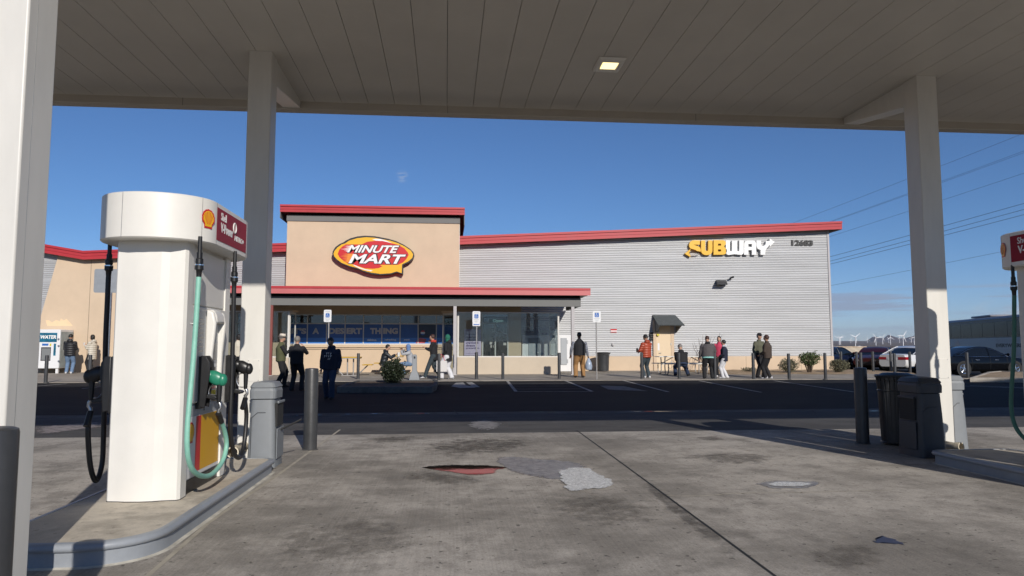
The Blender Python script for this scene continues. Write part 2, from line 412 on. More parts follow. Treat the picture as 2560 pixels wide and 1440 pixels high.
# open desert: a wide fan that climbs slowly to the foot of the hills
b = MB(); rs = [0, 60, 90, 140, 250, 500, 900, 1600, 3000, 5000, 7500, 10500, 14000, 18000, 26000]; nA = 72
def dz(r, a): return -.45 if r < 100 else -.45+(r-100)*.0021*(1+.25*math.sin(a*3+1)) if r < 8000 else -.45+7900*.0021*(1+.25*math.sin(a*3+1))+(r-8000)*.011
rings = [[(r*math.cos(2*math.pi*j/nA), r*math.sin(2*math.pi*j/nA), dz(r, 2*math.pi*j/nA)) for j in range(nA)] for r in rs[1:]]
b.loft(rings, caps=False); b.sheet([p for p in rings[0]])
b.build('desert_ground', 'desert', kind='structure', smooth=60)
def hill(x0, x1, prof, dist, name):               # ridge with depth; prof = (pixel x, pixel y) crest
    b = MB(); n = 90; rows = []
    for t, hgt in ((0, -.15), (.25, .35), (.42, .75), (.5, 1.0), (.6, .72), (.8, .3), (1, -.1)):
        row = []
        for i in range(n+1):
            px = x0+(x1-x0)*i/n
            for (ax, ay), (bx, by) in zip(prof, prof[1:]):
                if ax <= px <= bx: py = ay+(by-ay)*sm((px-ax)/(bx-ax)); break
            d = ray(px, py); k = dist/d.y; top = HC+d.z*k
            base = 70
            jit = noise.noise(V((px*.06, t*7, 3)))*.16*(top-base)*(1 if t not in (0, 1) else 0)+noise.noise(V((px*.2, t*15, 9)))*.05*(top-base)
            q = (t-.5)*dist*.25
            row.append((d.x*k*(1+q/dist), dist+q, base+(top-base)*hgt+(jit if hgt > 0 else 0)))
        rows.append(row)
    m = n+1
    b.add([p for r in rows for p in r], [(j*m+i, j*m+i+1, (j+1)*m+i+1, (j+1)*m+i) for j in range(len(rows)-1) for i in range(n)])
    return b.build(name, 'mountain', kind='structure', smooth=80)
hill(1800, 2700, [(1800,858),(2040,858),(2130,861),(2150,855),(2165,853),(2180,843),(2192,840),(2204,846),(2222,838),(2238,844),(2262,845),(2284,839),(2300,834),(2340,838),(2420,848),(2560,842),(2700,850)], 17000, 'hill')
hill(-700, 2000, [(-700,845),(-300,848),(100,853),(600,845),(1100,855),(1500,848),(1800,856),(2000,860)], 21000, 'hill')
# lot
gridmesh('asphalt_lot', fr(-70, 110, 3), fr(-30, 15.6, 3.8)+fr(15.6, 25.6, 2)[1:]+fr(25.6, 31.2, .7)[1:]+[40, 60, 90], lambda x, y: gz(x, y)-.006, 'asphalt')
gridmesh('asphalt_apron', fr(-70, 110, 6), [11.6, 13, 15.05], lambda x, y: -.002, 'asphalt_grey')
slab = MB()
slab.box(-40, -14, -.1, 60, 11.75, .004)
slab.build('forecourt_slab', 'concrete', kind='structure')
b = MB(); b.box(-70, 15.05, -.08, 110, 15.62, .001); b.build('drain_gutter', 'gutter_concrete', kind='structure')
# slab joints and a wandering crack
b = MB()
def strip(b, pts, wd, z):
    pts = [V((p[0], p[1])) for p in pts]
    for p, q in zip(pts, pts[1:]):
        t = (q-p).normalized(); nn = V((-t.y, t.x))*wd/2
        b.add([(*(p+nn), z), (*(p-nn), z), (*(q-nn), z), (*(q+nn), z)], [(0,1,2,3)])
g = lambda x, y: G(x, y, 0)
strip(b, [g(2148,1597), g(1935,1440), g(1690,1259), g(1560,1163), g(1442,1076.5)], .02, .0068)
b.build('slab_joint', 'seam_dark', kind='structure')
b = MB()
strip(b, [g(360,1450), g(520,1310), g(700,1185), g(850,1075)], .035, .0065)
b.build('joint_sealant', mat('sealant', (.4,.36,.29), .8, var=.2), kind='structure')
b = MB(); cr = [g(1665,1240), g(1760,1241), g(1830,1235), g(1890,1233), g(2000,1232), g(2120,1229), g(2230,1226)]
strip(b, cr, .018, .0065)
cr2 = [g(1230,1238), g(1120,1222), g(1030,1232), g(930,1226)]
b.build('slab_crack', mat('crack', (.42,.38,.31), .9, var=.4, scale=3), kind='structure')
b = MB()
for px in (1135, 1445, 1722, 2030): strip(b, [GA(px, 1026), GA(px+10, 1036)], .03, .0045)
strip(b, [(-70, 15.6), (110, 15.6)], .02, .0035)
b.build('gutter_crack', 'seam_dark', kind='structure')
# puddles: thin sheets of water on the slab
def blob(pxs, z=.0065, n=5, jit=.012):
    pts = spline([g(*p) for p in pxs+[pxs[0]]], n)[:-1]
    return [V((p.x+random.uniform(-jit, jit), p.y+random.uniform(-jit, jit), z)) for p in pts]
def soft(m):                                      # water edge: feathered by a vertex weight and broken up by noise
    nt = m.node_tree; N = nt.nodes; L = nt.links; b = N['Principled BSDF']; at_ = N.new('ShaderNodeAttribute'); at_.attribute_name = 'wet'
    tc = N.new('ShaderNodeTexCoord'); n = N.new('ShaderNodeTexNoise'); n.inputs['Scale'].default_value = 7; n.inputs['Detail'].default_value = 8; n.inputs['Roughness'].default_value = .75; L.new(tc.outputs['Object'], n.inputs['Vector'])
    ad = N.new('ShaderNodeMath'); ad.operation = 'MULTIPLY_ADD'; L.new(n.outputs['Fac'], ad.inputs[0]); ad.inputs[1].default_value = 1.1; ad.inputs[2].default_value = -.55
    a2 = N.new('ShaderNodeMath'); a2.operation = 'ADD'; L.new(ad.outputs[0], a2.inputs[0]); L.new(at_.outputs['Fac'], a2.inputs[1])
    mr = N.new('ShaderNodeMapRange'); mr.interpolation_type = 'SMOOTHSTEP'; mr.inputs['From Min'].default_value = .38; mr.inputs['From Max'].default_value = .52; L.new(a2.outputs[0], mr.inputs['Value']); L.new(mr.outputs['Result'], b.inputs['Alpha']); return m
def wetpatch(name, pxs, z, m, label, cat, kind='thing', steps=(0, .3, .6, .85)):
    P = blob(pxs, z, 5, .01); c = sum(P, V())/len(P); b = MB(); b.loft([[p.lerp(c, q) for p in P] for q in steps], caps=False); n = len(P); b.sheet(b.v[-n:])
    o = b.build(name, m); o.data.attributes.new('wet', 'FLOAT', 'POINT'); A = o.data.attributes['wet'].data
    for i in range(len(A)): A[i].value = (0, .55, .9, 1)[min(3, i//n)]
    return tag(o, label, cat, kind=kind)
for k_ in ('water_clear', 'water_film', 'damp'): pass
wc, wf_, wd_ = soft(water_mat('puddle_clear', .02, (.02,.017,.014), .012, 5, 1)), soft(mat('puddle_pale_mirror', (.66,.67,.65), .2, var=.35, scale=38, bump=.8, bscale=70, spec=1)), soft(mat('puddle_damp', (.25,.235,.215), .36, var=.6, scale=11, bump=.5, bscale=70, spec=.7))  # pale puddle colour paints in the reflection of bright wall and sky
wetpatch('damp_patch', [(1238,1166),(1222,1153),(1215,1143),(1255,1137),(1300,1139),(1340,1144),(1400,1147),(1460,1154),(1500,1168),(1470,1190),(1410,1212),(1370,1207),(1330,1201),(1290,1190),(1250,1178)], .0075, wd_, 'dull damp patch spread over the concrete beside the long puddle', 'damp patch')
wetpatch('puddle', [(1020,1169),(1065,1164),(1120,1161),(1170,1162),(1240,1163),(1292,1169),(1266,1179),(1246,1190),(1195,1194),(1150,1189),(1112,1183),(1062,1176)], .011, wc, 'long thin puddle of still water mirroring the red awning', 'puddle')
wetpatch('puddle', [(1372,1176),(1420,1163),(1475,1166),(1500,1181),(1522,1190),(1552,1206),(1557,1218),(1525,1228),(1497,1230),(1460,1237),(1405,1236),(1395,1217),(1383,1205),(1388,1190)], .013, wf_, 'puddle on the concrete with its pale wall reflection painted in', 'puddle')
wetpatch('damp_patch', [(1870,1211),(1920,1202),(2000,1202),(2070,1206),(2040,1223),(1960,1225),(1910,1223)], .0075, wd_, 'damp ring round the small oval puddle', 'damp patch')
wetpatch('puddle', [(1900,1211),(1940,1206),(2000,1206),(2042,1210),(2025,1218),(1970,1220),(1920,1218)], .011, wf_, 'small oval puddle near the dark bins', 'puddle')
b = MB(); b.sheet(blob([(2185,1347),(2205,1343),(2225,1347),(2250,1362),(2220,1360),(2195,1358)], .0075, jit=.03))
o = b.build('oil_stain', mat('oil', (.05,.05,.075), .4, var=.3), kind='structure')
b = MB()
for x0, x1, y in ((720,770,1039),(778,812,1038),(860,880,1036),(920,958,1035),(1015,1105,1034),(1290,1390,1030.5),(1570,1700,1029),(2170,2200,1028)):
    p, q = GA(x0, y), GA(x1, y-.3); m_ = (p+q)/2
    b.sheet([V((p.x, p.y, .0045)), V((m_.x, m_.y-.035, .0045)), V((q.x, q.y, .0045)), V((m_.x, m_.y+.04, .0045))])
o = b.build('gutter_water', 'water_clear', kind='stuff'); tag(o, 'thin slivers of water lying in the drain gutter', 'water')
w1_ = soft(mat('wear', (.2,.19,.185), .85, var=.5, scale=8)); w2_ = soft(mat('wear_pink', (.23,.2,.19), .85, var=.5, scale=8))
def wear(pxs, m):
    P = blob(pxs, .004); c = sum(P, V())/len(P); b = MB(); b.loft([[p.lerp(c, q) for p in P] for q in (0, .3, .6, .85)], caps=False); n = len(P); b.sheet(b.v[-n:])
    o = b.build('asphalt_wear', m, kind='structure'); o.data.attributes.new('wet', 'FLOAT', 'POINT')
    for i, d_ in enumerate(o.data.attributes['wet'].data): d_.value = (0, .4, .6, .62)[min(3, i//n)]
wear([(1145,1064),(1180,1047),(1225,1046),(1272,1058),(1250,1079),(1195,1081)], w1_)
wear([(60,1068),(150,1059),(285,1050),(290,1066),(180,1081),(60,1094)], w2_)
def stain(pxs, col, amt):
    m = soft(mat('stain', col, .8, var=.3, scale=5, spec=.2)); nt = m.node_tree; b_ = nt.nodes['Principled BSDF']; lk = b_.inputs['Alpha'].links[0]; src = lk.from_socket; nt.links.remove(lk)
    mu = nt.nodes.new('ShaderNodeMath'); mu.operation = 'MULTIPLY'; mu.inputs[1].default_value = amt*.72; nt.links.new(src, mu.inputs[0]); nt.links.new(mu.outputs[0], b_.inputs['Alpha'])
    mr = [n for n in nt.nodes if n.type == 'MAP_RANGE' and n.outputs[0] == src][0]; mr.inputs['From Min'].default_value = .35; mr.inputs['From Max'].default_value = .95; [setattr(n.inputs[1], 'default_value', 2.0) or setattr(n.inputs[2], 'default_value', -1.0) for n in nt.nodes if n.type == 'MATH' and n.operation == 'MULTIPLY_ADD']
    P = blob(pxs, .0058); c = sum(P, V())/len(P); b = MB(); b.loft([[p.lerp(c, q) for p in P] for q in (0, .3, .6, .85)], caps=False); n = len(P); b.sheet(b.v[-n:])
    o = b.build('oil_stain', m, kind='structure'); o.data.attributes.new('wet', 'FLOAT', 'POINT')
    for i, d_ in enumerate(o.data.attributes['wet'].data): d_.value = (0, .4, .75, .8)[min(3, i//n)]
DK = (.085,.075,.062)
stain([(960,1128),(1060,1098),(1200,1086),(1330,1090),(1400,1104),(1340,1130),(1220,1148),(1060,1152)], DK, .75)
stain([(860,1100),(960,1090),(1080,1088),(1100,1098),(980,1110),(880,1112)], DK, .6)
stain([(940,1185),(1040,1172),(1180,1188),(1260,1208),(1180,1226),(1040,1212)], DK, .55)
stain([(1300,1235),(1480,1222),(1640,1250),(1700,1310),(1560,1345),(1360,1310)], DK, .5)
stain([(1660,1138),(1780,1126),(1930,1130),(2000,1150),(1900,1172),(1740,1162)], DK, .55)
stain([(1720,1092),(1800,1088),(1830,1100),(1760,1106)], DK, .6)
stain([(620,1320),(860,1275),(1050,1300),(1120,1380),(860,1440),(600,1420)], DK, .45)
stain([(1980,1375),(2120,1340),(2260,1380),(2200,1440),(2020,1440)], DK, .4)
stain([(1560,1165),(1600,1180),(1760,1300),(1960,1450),(1880,1450),(1700,1310),(1580,1200)], (.06,.055,.05), .55)
# painted markings
def paint(pxs, wd, name='road_marking', m='line_paint'):
    b = MB(); P = [GA(*p) for p in pxs]
    for p, q in zip(P, P[1:]):
        t = (q-p); t.z = 0; t.normalize(); nn = V((-t.y, t.x, 0))*wd/2; k = 5
        for i in range(k):
            a, c = p.lerp(q, i/k), p.lerp(q, (i+1)/k)
            b.add([V((v.x, v.y, gz(v.x, v.y)+.003)) for v in (a+nn, a-nn, c-nn, c+nn)], [(0,1,2,3)])
    return b.build(name, m, kind='structure')
for l in ([(1258,951),(1290,979)], [(1411,951),(1481,979)], [(1557,951),(1671,980)], [(1748,952),(1903,981)], [(1935,952),(2135,980)], [(2152,956),(2600,972)], [(2425,964),(2640,972)], [(84,966),(168,959.5)], [(80,967),(20,976)], [(205,972),(260,966)]):
    paint(l, .1)
paint([(1290,979),(1481,979)], .09)
for a, c in (((1268,959),(1432,959)), ((1274,966),(1448,965)), ((1281,973),(1466,972))): paint([a, c], .08, m='line_faded')
for P in ([(1128,966),(1140,957),(1158,956),(1165,963),(1190,969),(1150,970)], [(1165,956),(1180,955.5),(1200,968),(1182,968)], [(1500,964),(1560,966),(1620,978),(1560,976),(1520,974)]):
    b = MB(); b.sheet([V((q.x, q.y, gz(q.x, q.y)+.003)) for q in (GA(*p) for p in P)]); b.build('road_marking', 'line_faded' if P[0][0] > 1400 else 'line_paint', kind='structure')
# walk in front of the shop, in bays, plus the gravel bed
b = MB(); xs = fr(-34, 20.2, 2.71); ys = [25.6, 28.1, 30.4, 33.0, 36]
for i in range(len(xs)-1):
    for j in range(len(ys)-1):
        x0, x1, y0, y1 = xs[i]+.006, xs[i+1]-.006, ys[j]+(.006 if j else 0), ys[j+1]-.006
        b.hexa([(x0,y0,-.1),(x1,y0,-.1),(x1,y1,-.1),(x0,y1,-.1),(x0,y0,sz(y0)),(x1,y0,sz(y0)),(x1,y1,sz(y1)),(x0,y1,sz(y1))])
b.build('walk', 'walk_concrete', kind='structure')
b = MB(); b.box(-34, 25.62, -.12, 20.2, 36, .19); b.build('walk_bed', 'seam_dark', kind='structure')
b = MB(); n = 40; rows = []
for j, (dy) in enumerate((0, .4, 1.7, 3.2, 4.55)):
    rows.append([(11.3+9.3*i/n, 29.5+.2*math.sin(i*.5)*(j == 0)+dy, sz(29.5+dy)+(.004 if j == 0 else .03+.03*noise.noise(V((i*.6, dy*3, 1))))) for i in range(n+1)])
b.add([p for r in rows for p in r], [(j*(n+1)+i, j*(n+1)+i+1, (j+1)*(n+1)+i+1, (j+1)*(n+1)+i) for j in range(4) for i in range(n)])
b.build('gravel_bed', 'gravel', kind='structure', smooth=80)
# planter island and the kerbed corner by the lot
def curbed(pxs, z0, hgt, wdt, name, fill):
    P = [G(x, y, z0+hgt) for x, y in pxs]; c = sum(P, V())/len(P)
    inn = [p+(c-p).normalized()*wdt for p in P]; n = len(P); b = MB()
    for i in range(n):
        k = (i+1) % n; a, d, e, f_ = P[i], P[k], inn[k], inn[i]; dn = V((0,0,-hgt-.15))
        b.hexa([a+dn, d+dn, e+dn, f_+dn, a, d, e, f_])
    o = b.build(name, 'gutter_concrete' if name == 'planter_kerb' else 'walk_concrete', kind='structure', bevel=.015)
    b = MB(); b.sheet([p+V((0,0,-.03)) for p in inn]); b.build(fill, M['desert'] if fill == 'planter_soil' else 'gravel', kind='structure')
curbed([(842,967),(1080,967),(1092,962),(1095,951),(1088,949.5),(892,951),(868,957)], .12, .15, .18, 'planter_kerb', 'planter_soil')
curbed([(2424,944),(2470,929),(2500,927),(2700,933),(2760,946)], .2, .12, .3, 'lot_kerb', 'lot_gravel')

hz_ = MB(); hz_.box(-30000, -30000, -2.2, 30000, 30000, 620)
hm = bpy.data.materials.new('air'); hm.use_nodes = True; hn = hm.node_tree; hn.nodes.clear(); ho = hn.nodes.new('ShaderNodeOutputMaterial'); hv = hn.nodes.new('ShaderNodeVolumePrincipled')
hv.inputs['Color'].default_value = (.82, .88, 1, 1); hv.inputs['Density'].default_value = 2.2e-5; hv.inputs['Anisotropy'].default_value = .2; hn.links.new(hv.outputs[0], ho.inputs['Volume'])
hz_o = hz_.build('haze', hm, kind='stuff'); hz_o['label'] = 'thin pale air that fades the far hills to blue'; hz_o['category'] = 'haze'
# ---------------------------------------------------------------- fuel canopy
ZC, ZB, ZT, YB, YF, XL, XR_ = 5.17, 5.05, 6.27, 2.99, 11.12, -14.0, 26.0
can = thing('fuel_canopy', 'broad flat fuel canopy with panelled soffit on square white columns', 'canopy', (2, 7, 0))
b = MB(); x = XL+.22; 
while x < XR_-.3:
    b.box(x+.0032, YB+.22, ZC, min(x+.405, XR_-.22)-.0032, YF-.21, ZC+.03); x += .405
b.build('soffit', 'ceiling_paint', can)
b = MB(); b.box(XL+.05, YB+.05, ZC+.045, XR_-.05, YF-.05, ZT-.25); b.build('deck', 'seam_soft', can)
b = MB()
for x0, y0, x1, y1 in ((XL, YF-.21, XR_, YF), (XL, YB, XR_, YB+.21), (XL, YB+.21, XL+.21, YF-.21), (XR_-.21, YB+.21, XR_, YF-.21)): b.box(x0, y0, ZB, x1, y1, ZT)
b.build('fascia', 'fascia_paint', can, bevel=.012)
b = MB()
for x in fr(XL+2, XR_-2, 4.0): b = MB(); b.box(x-.004, YF-.2125, ZB+.002, x+.004, YF-.2095, ZC); b.build('fascia_joint', 'seam_soft', can)
b = MB(); q = PY(1467, 269, YF-.212); b.tube([q+V((-.13,0,0)), q+V((.13,0,.0))], .012, 8); b.build('drain_slot', 'black_plastic', can)
def column(x0, x1, y0, y1, plate=True):
    b = MB(); b.box(x0, y0, -.05, x1, y1, ZC+.01); o = b.build('column', 'column_paint', can, bevel=.012)
    if plate:
        xm = x1-.115; z0 = .98
        b = MB(); b.box(xm-.075, y0-.004, z0, xm+.075, y0+.004, z0+.27); b.build('access_cover', 'column_paint', o, bevel=.006)
        b = MB()
        for dx in (-.062, .062):
            for dz_ in (.015, .255): b.cyl((xm+dx, y0-.007, z0+dz_), (xm+dx, y0, z0+dz_), .005, n=8)
        b.build('cover_screw', 'dull_metal', o)
    return o
def haunch(xc, y0):
    b = MB(); w_ = .13; y1 = YF-.215
    b.hexa([(xc-w_, y0, ZC-.34), (xc+w_, y0, ZC-.34), (xc+w_, y1, ZC-.105), (xc-w_, y1, ZC-.105), (xc-w_, y0, ZC+.005), (xc+w_, y0, ZC+.005), (xc+w_, y1, ZC+.005), (xc-w_, y1, ZC+.005)])
    b.build('haunch_beam', 'column_paint', can, bevel=.01)
for x0, x1, pl in ((-2.53, -2.24, True), (6.49, 6.79, False)):
    column(x0, x1, 9.05, 9.35, True); haunch((x0+x1)/2, 9.35)
c_near = column(-2.6, -2.3, 4.0, 4.29, False); column(6.52, 6.82, 4.0, 4.29, False)
b = MB(); b.box(-2.3, 4.085, 0, -2.2992, 4.0865, ZC); b.build('cladding_seam', 'dull_metal', c_near)
# recessed ceiling lamp, switched on
p = PX(1523, 160, 1.6); p = CAM+ray(1523,160)*((ZC-HC)/ray(1523,160).z)
lt = thing('canopy_lamp', 'square ceiling lamp glowing yellow in the canopy soffit', 'lamp', (p.x, p.y, ZC))
b = MB(); a, d_ = .19, .25
b.loft([[V((p.x+sx*a, p.y+sy*d_, ZC-.004)) for sx, sy in ((-1,-1),(1,-1),(1,1),(-1,1))], [V((p.x+sx*(a-.03), p.y+sy*(d_-.05), ZC-.035)) for sx, sy in ((-1,-1),(1,-1),(1,1),(-1,1))], [V((p.x+sx*.115, p.y+sy*.12, ZC-.035)) for sx, sy in ((-1,-1),(1,-1),(1,1),(-1,1))], [V((p.x+sx*.1, p.y+sy*.105, ZC-.005)) for sx, sy in ((-1,-1),(1,-1),(1,1),(-1,1))]])
b.build('housing', 'column_paint', lt, bevel=.012)
b = MB(); b.box(p.x-.1, p.y-.105, ZC-.03, p.x+.1, p.y+.105, ZC-.026); b.build('diffuser', 'lamp_glow', lt)
# ---------------------------------------------------------------- pump islands
def island(x0, x1, y0, y1, label, cr=(1,1,.3,.3)):
    t = thing('pump_island', label, 'pump island', ((x0+x1)/2, (y0+y1)/2, 0))
    out = rrect(x0, y0, x1, y1, .45, 8, cr); z1 = .157
    def ringz(off, z):
        c = V(((x0+x1)/2, (y0+y1)/2)); r = []
        for px, py in rrect(x0+off, y0+off, x1-off, y1-off, max(.02, .45-off), 8, cr): r.append((px, py, z))
        return r
    b = MB(); b.loft([ringz(.02, -.03), ringz(.02, z1-.055), ringz(0.0, z1-.05), ringz(-.008, z1-.03), ringz(0.0, z1-.008), ringz(.02, z1), ringz(.05, z1+.001), ringz(.055, z1-.02)], caps=False)
    b.build('steel_edge', 'grey_steel', t, smooth=60)
    b = MB(); b.sheet([(px, py, z1-.004) for px, py, _ in ringz(.05, 0)]); b.build('concrete_top', 'island_concrete', t)
    b = MB(); b.loft([ringz(-.012, .0035), ringz(.024, .012)], caps=False); b.build('sealant_bead', mat('bead', (.5,.47,.4), .8, var=.3), t)
    return t
island(-3.0, -1.9, 4.85, 8.4, 'concrete pump island with grey steel edge under the whole white dispenser')
island(5.86, 6.96, 5.0, 8.3, 'shaded pump island with rounded steel edge beside the dark bins')
# ---------------------------------------------------------------- dispensers
def pecten(b_red, b_yel, b_ray, o, u, v, h, n, th=.002):
    o, u, v, n = V(o), V(u), V(v), V(n)
    def pl(r, z, k=1.0):
        pts = []
        for i in range(25):
            a = R(208-236*i/24-0); rad = r*(1+.035*math.cos((a-R(90))*14))
            pts.append((rad*math.cos(a), .06+rad*math.sin(a)))
        pts += [(r*.62, -r*.62), (r*.6, -r*.98), (-r*.6, -r*.98), (-r*.62, -r*.62)]
        return [o+u*(x*h)+v*(y*h)+n*z for x, y in pts]
    b_red.prism(pl(.5, 0), n*th); b_yel.prism(pl(.405, th+.0002), n*th)
    for i in range(7):
        a = R(90+(i-3)*19.5); base = V((.10*math.cos(a)*(1.3), -.27)); tip = V((.37*math.cos(a)*1.06, .06+.35*math.sin(a)))
        t = (tip-base).normalized(); nn = V((-t.y, t.x))
        q = [base+nn*.006, base-nn*.006, tip-nn*.016, tip+nn*.016]
        b_ray.prism([o+u*(x*h)+v*(y*h)+n*(2*th+.0004) for x, y in q], n*.0008)
def dispenser(xc, yc, mir, label):
    """xc, yc: centre; mir=+1: as the whole one; -1 mirrors left and right"""
    t = thing('fuel_dispenser', label, 'fuel pump', (xc, yc, .153), group='fuel dispensers')
    def T(p): return V((xc+mir*p[0], yc+mir*p[1], p[2]))   # local x,y relative, z absolute
    def bx(b, x0, y0, z0, x1, y1, z1): b.hexa([T(q) for q in ((x0,y0,z0),(x1,y0,z0),(x1,y1,z0),(x0,y1,z0),(x0,y0,z1),(x1,y0,z1),(x1,y1,z1),(x0,y1,z1))])
    zi = .153
    b = MB(); bx(b, -.26, -.6, zi, .26, .6, zi+.11); b.build('plinth', 'black_plastic', t)
    b = MB(); bx(b, -.255, -.5, zi+.11, .255, .5, 2.3); b.build('cabinet', 'white_paint', t, bevel=.008)
    for s in (-1, 1):                             # faceted end columns
        prof = [(-.285, -.41), (-.288, -.545), (-.268, -.575), (-.185, -.588), (-.12, -.606), (.0, -.615), (.09, -.606), (.15, -.584), (.268, -.572), (.288, -.545), (.285, -.41)]
        prof = [(x, (y-.04)*s) for x, y in prof]
        if s > 0: prof = prof[::-1]
        b = MB(); b.loft([[T((x, y, z)) for x, y in prof] for z in (zi+.006, 1.2, 2.32)])
        e = b.build('end_column', 'white_paint', t, smooth=12)
        b = MB(); b.loft([[T((x*1.004, y*1.003, z)) for x, y in prof] for z in (zi-.001, zi+.0055)]); b.build('gasket', 'seam_dark', e)
    # canopy sign box: stadium plan
    def stad(off, n=20):
        r = .462-off; yl = .45; ry = .41-off
        return [(r*math.cos(R(-180+180*i/n)), -yl+ry*math.sin(R(-180+180*i/n))) for i in range(n+1)]+[(r*math.cos(R(180*i/n)), yl+ry*math.sin(R(180*i/n))) for i in range(n+1)]
    b = MB(); b.loft([[T((x, y, z)) for x, y in stad(o_)] for o_, z in ((.04, 2.285), (.012, 2.28), (0, 2.29), (0, 2.65), (.01, 2.658), (.03, 2.658))]); sg = b.build('valance', 'white_paint', t, smooth=35)
    b = MB()
    for s in (-1, 1):
        for a in (-110, -29, 70+0):
            a_ = R(a) ; 
            if a == 70: continue
            p0 = (.463*math.cos(a_), s*(.45+.411*abs(math.sin(a_)))*(1)); 
            b.tube([T((p0[0], p0[1], 2.288)), T((p0[0], p0[1], 2.652))], .0016, 5)
        for xs in (-1, 1): b.tube([T((xs*.4625, s*.452, 2.288)), T((xs*.4625, s*.452, 2.652))], .0014, 5)
    b.build('valance_seam', 'dull_metal', sg)
    for s in (-1, 1):                             # red sign panels with white lettering on both long sides
        b = MB(); bx(b, s*.4622, -.45, 2.33, s*.4655, .45, 2.615); pn = b.build('sign_panel', 'panel_red', sg)
        u = T((0, s, 0))-T((0, 0, 0)); u = V((0, s*mir if mir > 0 else s*mir, 0)); n = V((s*mir, 0, 0)); u = V((0,0,1)).cross(n); v = V((0,0,1))
        def at(a, z): return V((xc+mir*s*.466, yc, z-.012))+u*a
        b = MB()
        b.text('Shell', at(-.35, 2.53), u, v, .155, .07, .002, .012); b.text('V-Power', at(-.35, 2.425), u, v, .36, .085, .002, .035)
        b.text('NITRO+', at(.06, 2.41), u, v, .3, .05, .002, .035, .25)
        rg = [at(.055+.042*math.cos(R(i*15)), 2.525+.046*math.sin(R(i*15)))+n*.001 for i in range(25)]; b.tube(rg, .0075, 6)
        b.build('sign_lettering', 'white_letter', pn)
    r_, y_, k_ = MB(), MB(), MB()
    for s in (1,):
        for e in (-mir,):
            a = R(20); nn = V((mir*s*math.cos(a), e*math.sin(a), 0)); pos = T((s*.4628*math.cos(a), mir*e*(.45+.411*math.sin(a)), 2.48))
            nn = V((mir*s*math.cos(a)/.462, e*math.sin(a)/.41, 0)).normalized()
            pecten(r_, y_, k_, pos+nn*.001, V((0,0,1)).cross(nn), V((0,0,1)), .155, nn)
    em = r_.build('emblem', 'logo_red', sg); y_.build('emblem_shell', 'logo_yellow', em); k_.build('emblem_rays', 'logo_red', em)
    for s in (-1, 1):                             # the two service sides
        b = MB(); bx(b, s*.255, -.5, zi+.12, s*.268, .5, .9); dp = b.build('lower_door', 'panel_grey', t, bevel=.004)
        b = MB(); bx(b, s*.268, -.49, zi+.13, s*.27, .48, .8); b.build('door_skirt', 'sign_white', dp)
        b = MB(); bx(b, s*.2702, -.083, zi+.16, s*.2715, .43, .795); b.build('yellow_panel', 'panel_yellow', dp)
        b = MB(); bx(b, s*.2702, -.21, zi+.16, s*.2715, -.084, .795); b.build('red_stripe', 'logo_red', dp)
        r_, y_, k_ = MB(), MB(), MB(); n = V((s*mir, 0, 0)); pecten(r_, y_, k_, T((s*.2702, -.34, .66)), V((0,0,1)).cross(n), V((0,0,1)), .17, n)
        em = r_.build('emblem', 'logo_red', dp); b = MB(); b.v = y_.v; b.f = y_.f; b.build('emblem_shell', 'logo_yellow', dp)
        b = MB(); bx(b, s*.255, -.5, .915, s*.285, .5, 1.76); sp_ = b.build('service_panel', 'white_paint', t, bevel=.01)
        b = MB(); bx(b, s*.255, -.5, 1.77, s*.272, .5, 2.26); b.build('upper_panel', 'white_paint', t, bevel=.006)
        b = MB(); bx(b, s*.285, -.31, .93, s*.288, -.105, 1.72); ip = b.build('instruction_panel', 'panel_grey', sp_)
        b = MB()
        for i in range(8): bx(b, s*.2882, -.27, 1.36+.04*i, s*.289, -.15-.02*(i % 3), 1.372+.04*i)
        b.build('instruction_text', 'screen_dark', sp_)
        b = MB(); p0 = T((s*.285, -.43, 1.6)); b.cyl(p0, p0+V((mir*s*.012, 0, 0)), .016, n=14); b.build('panel_lock', 'dull_metal', sp_)
        # display head: white bezel round a recessed grey face
        side = [(.285, 1.0), (.325, .94), (.345, 1.0), (.35, 1.35), (.372, 1.62), (.35, 1.72), (.285, 1.745)]
        b = MB()
        for y0, y1 in ((-.1, -.05), (.18, .235)): b.prism([T((s*x, y0, z)) for x, z in side], V((0, mir*(y1-y0), 0)))
        hood = [(.285, 1.62), (.372, 1.62), (.362, 1.69), (.335, 1.74), (.285, 1.745)]
        b.prism([T((s*x, -.05, z)) for x, z in hood], V((0, mir*.23, 0)))
        dh = b.build('display_bezel', 'white_paint', t, bevel=.018, segs=3)
        b = MB(); bx(b, s*.285, -.05, .93, s*.312, .18, 1.62); b.build('display_face', 'paper', dh, bevel=.003)
        q = .312
        b = MB(); bx(b, s*q, -.03, 1.5, s*(q+.003), .09, 1.6); b.build('price_display', 'screen_dark', dh)
        b = MB(); bx(b, s*q, -.02, 1.26, s*(q+.005), .15, 1.455); sc_ = b.build('screen_frame', 'panel_grey', dh, bevel=.003)
        b = MB(); bx(b, s*(q+.005), -.005, 1.28, s*(q+.006), .135, 1.435); b.build('screen', 'screen_grey', dh)
        b = MB(); bx(b, s*q, -.03, 1.06, s*(q+.02), .04, 1.2); b.build('card_reader', 'white_paint', dh, bevel=.006)
        b = MB(); bx(b, s*q, .07, 1.1, s*(q+.004), .13, 1.22); b.build('keypad', 'screen_dark', dh)
        for i in range(3): b = MB(); bx(b, s*q, -.03+.062*i, .955, s*(q+.008), .018+.062*i, 1.01); b.build('grade_button', 'key_yellow', dh, bevel=.004)
        b = MB(); bx(b, s*q, -.03, 1.02, s*(q+.003), .15, 1.05); b.build('warning_label', 'logo_red', dh)
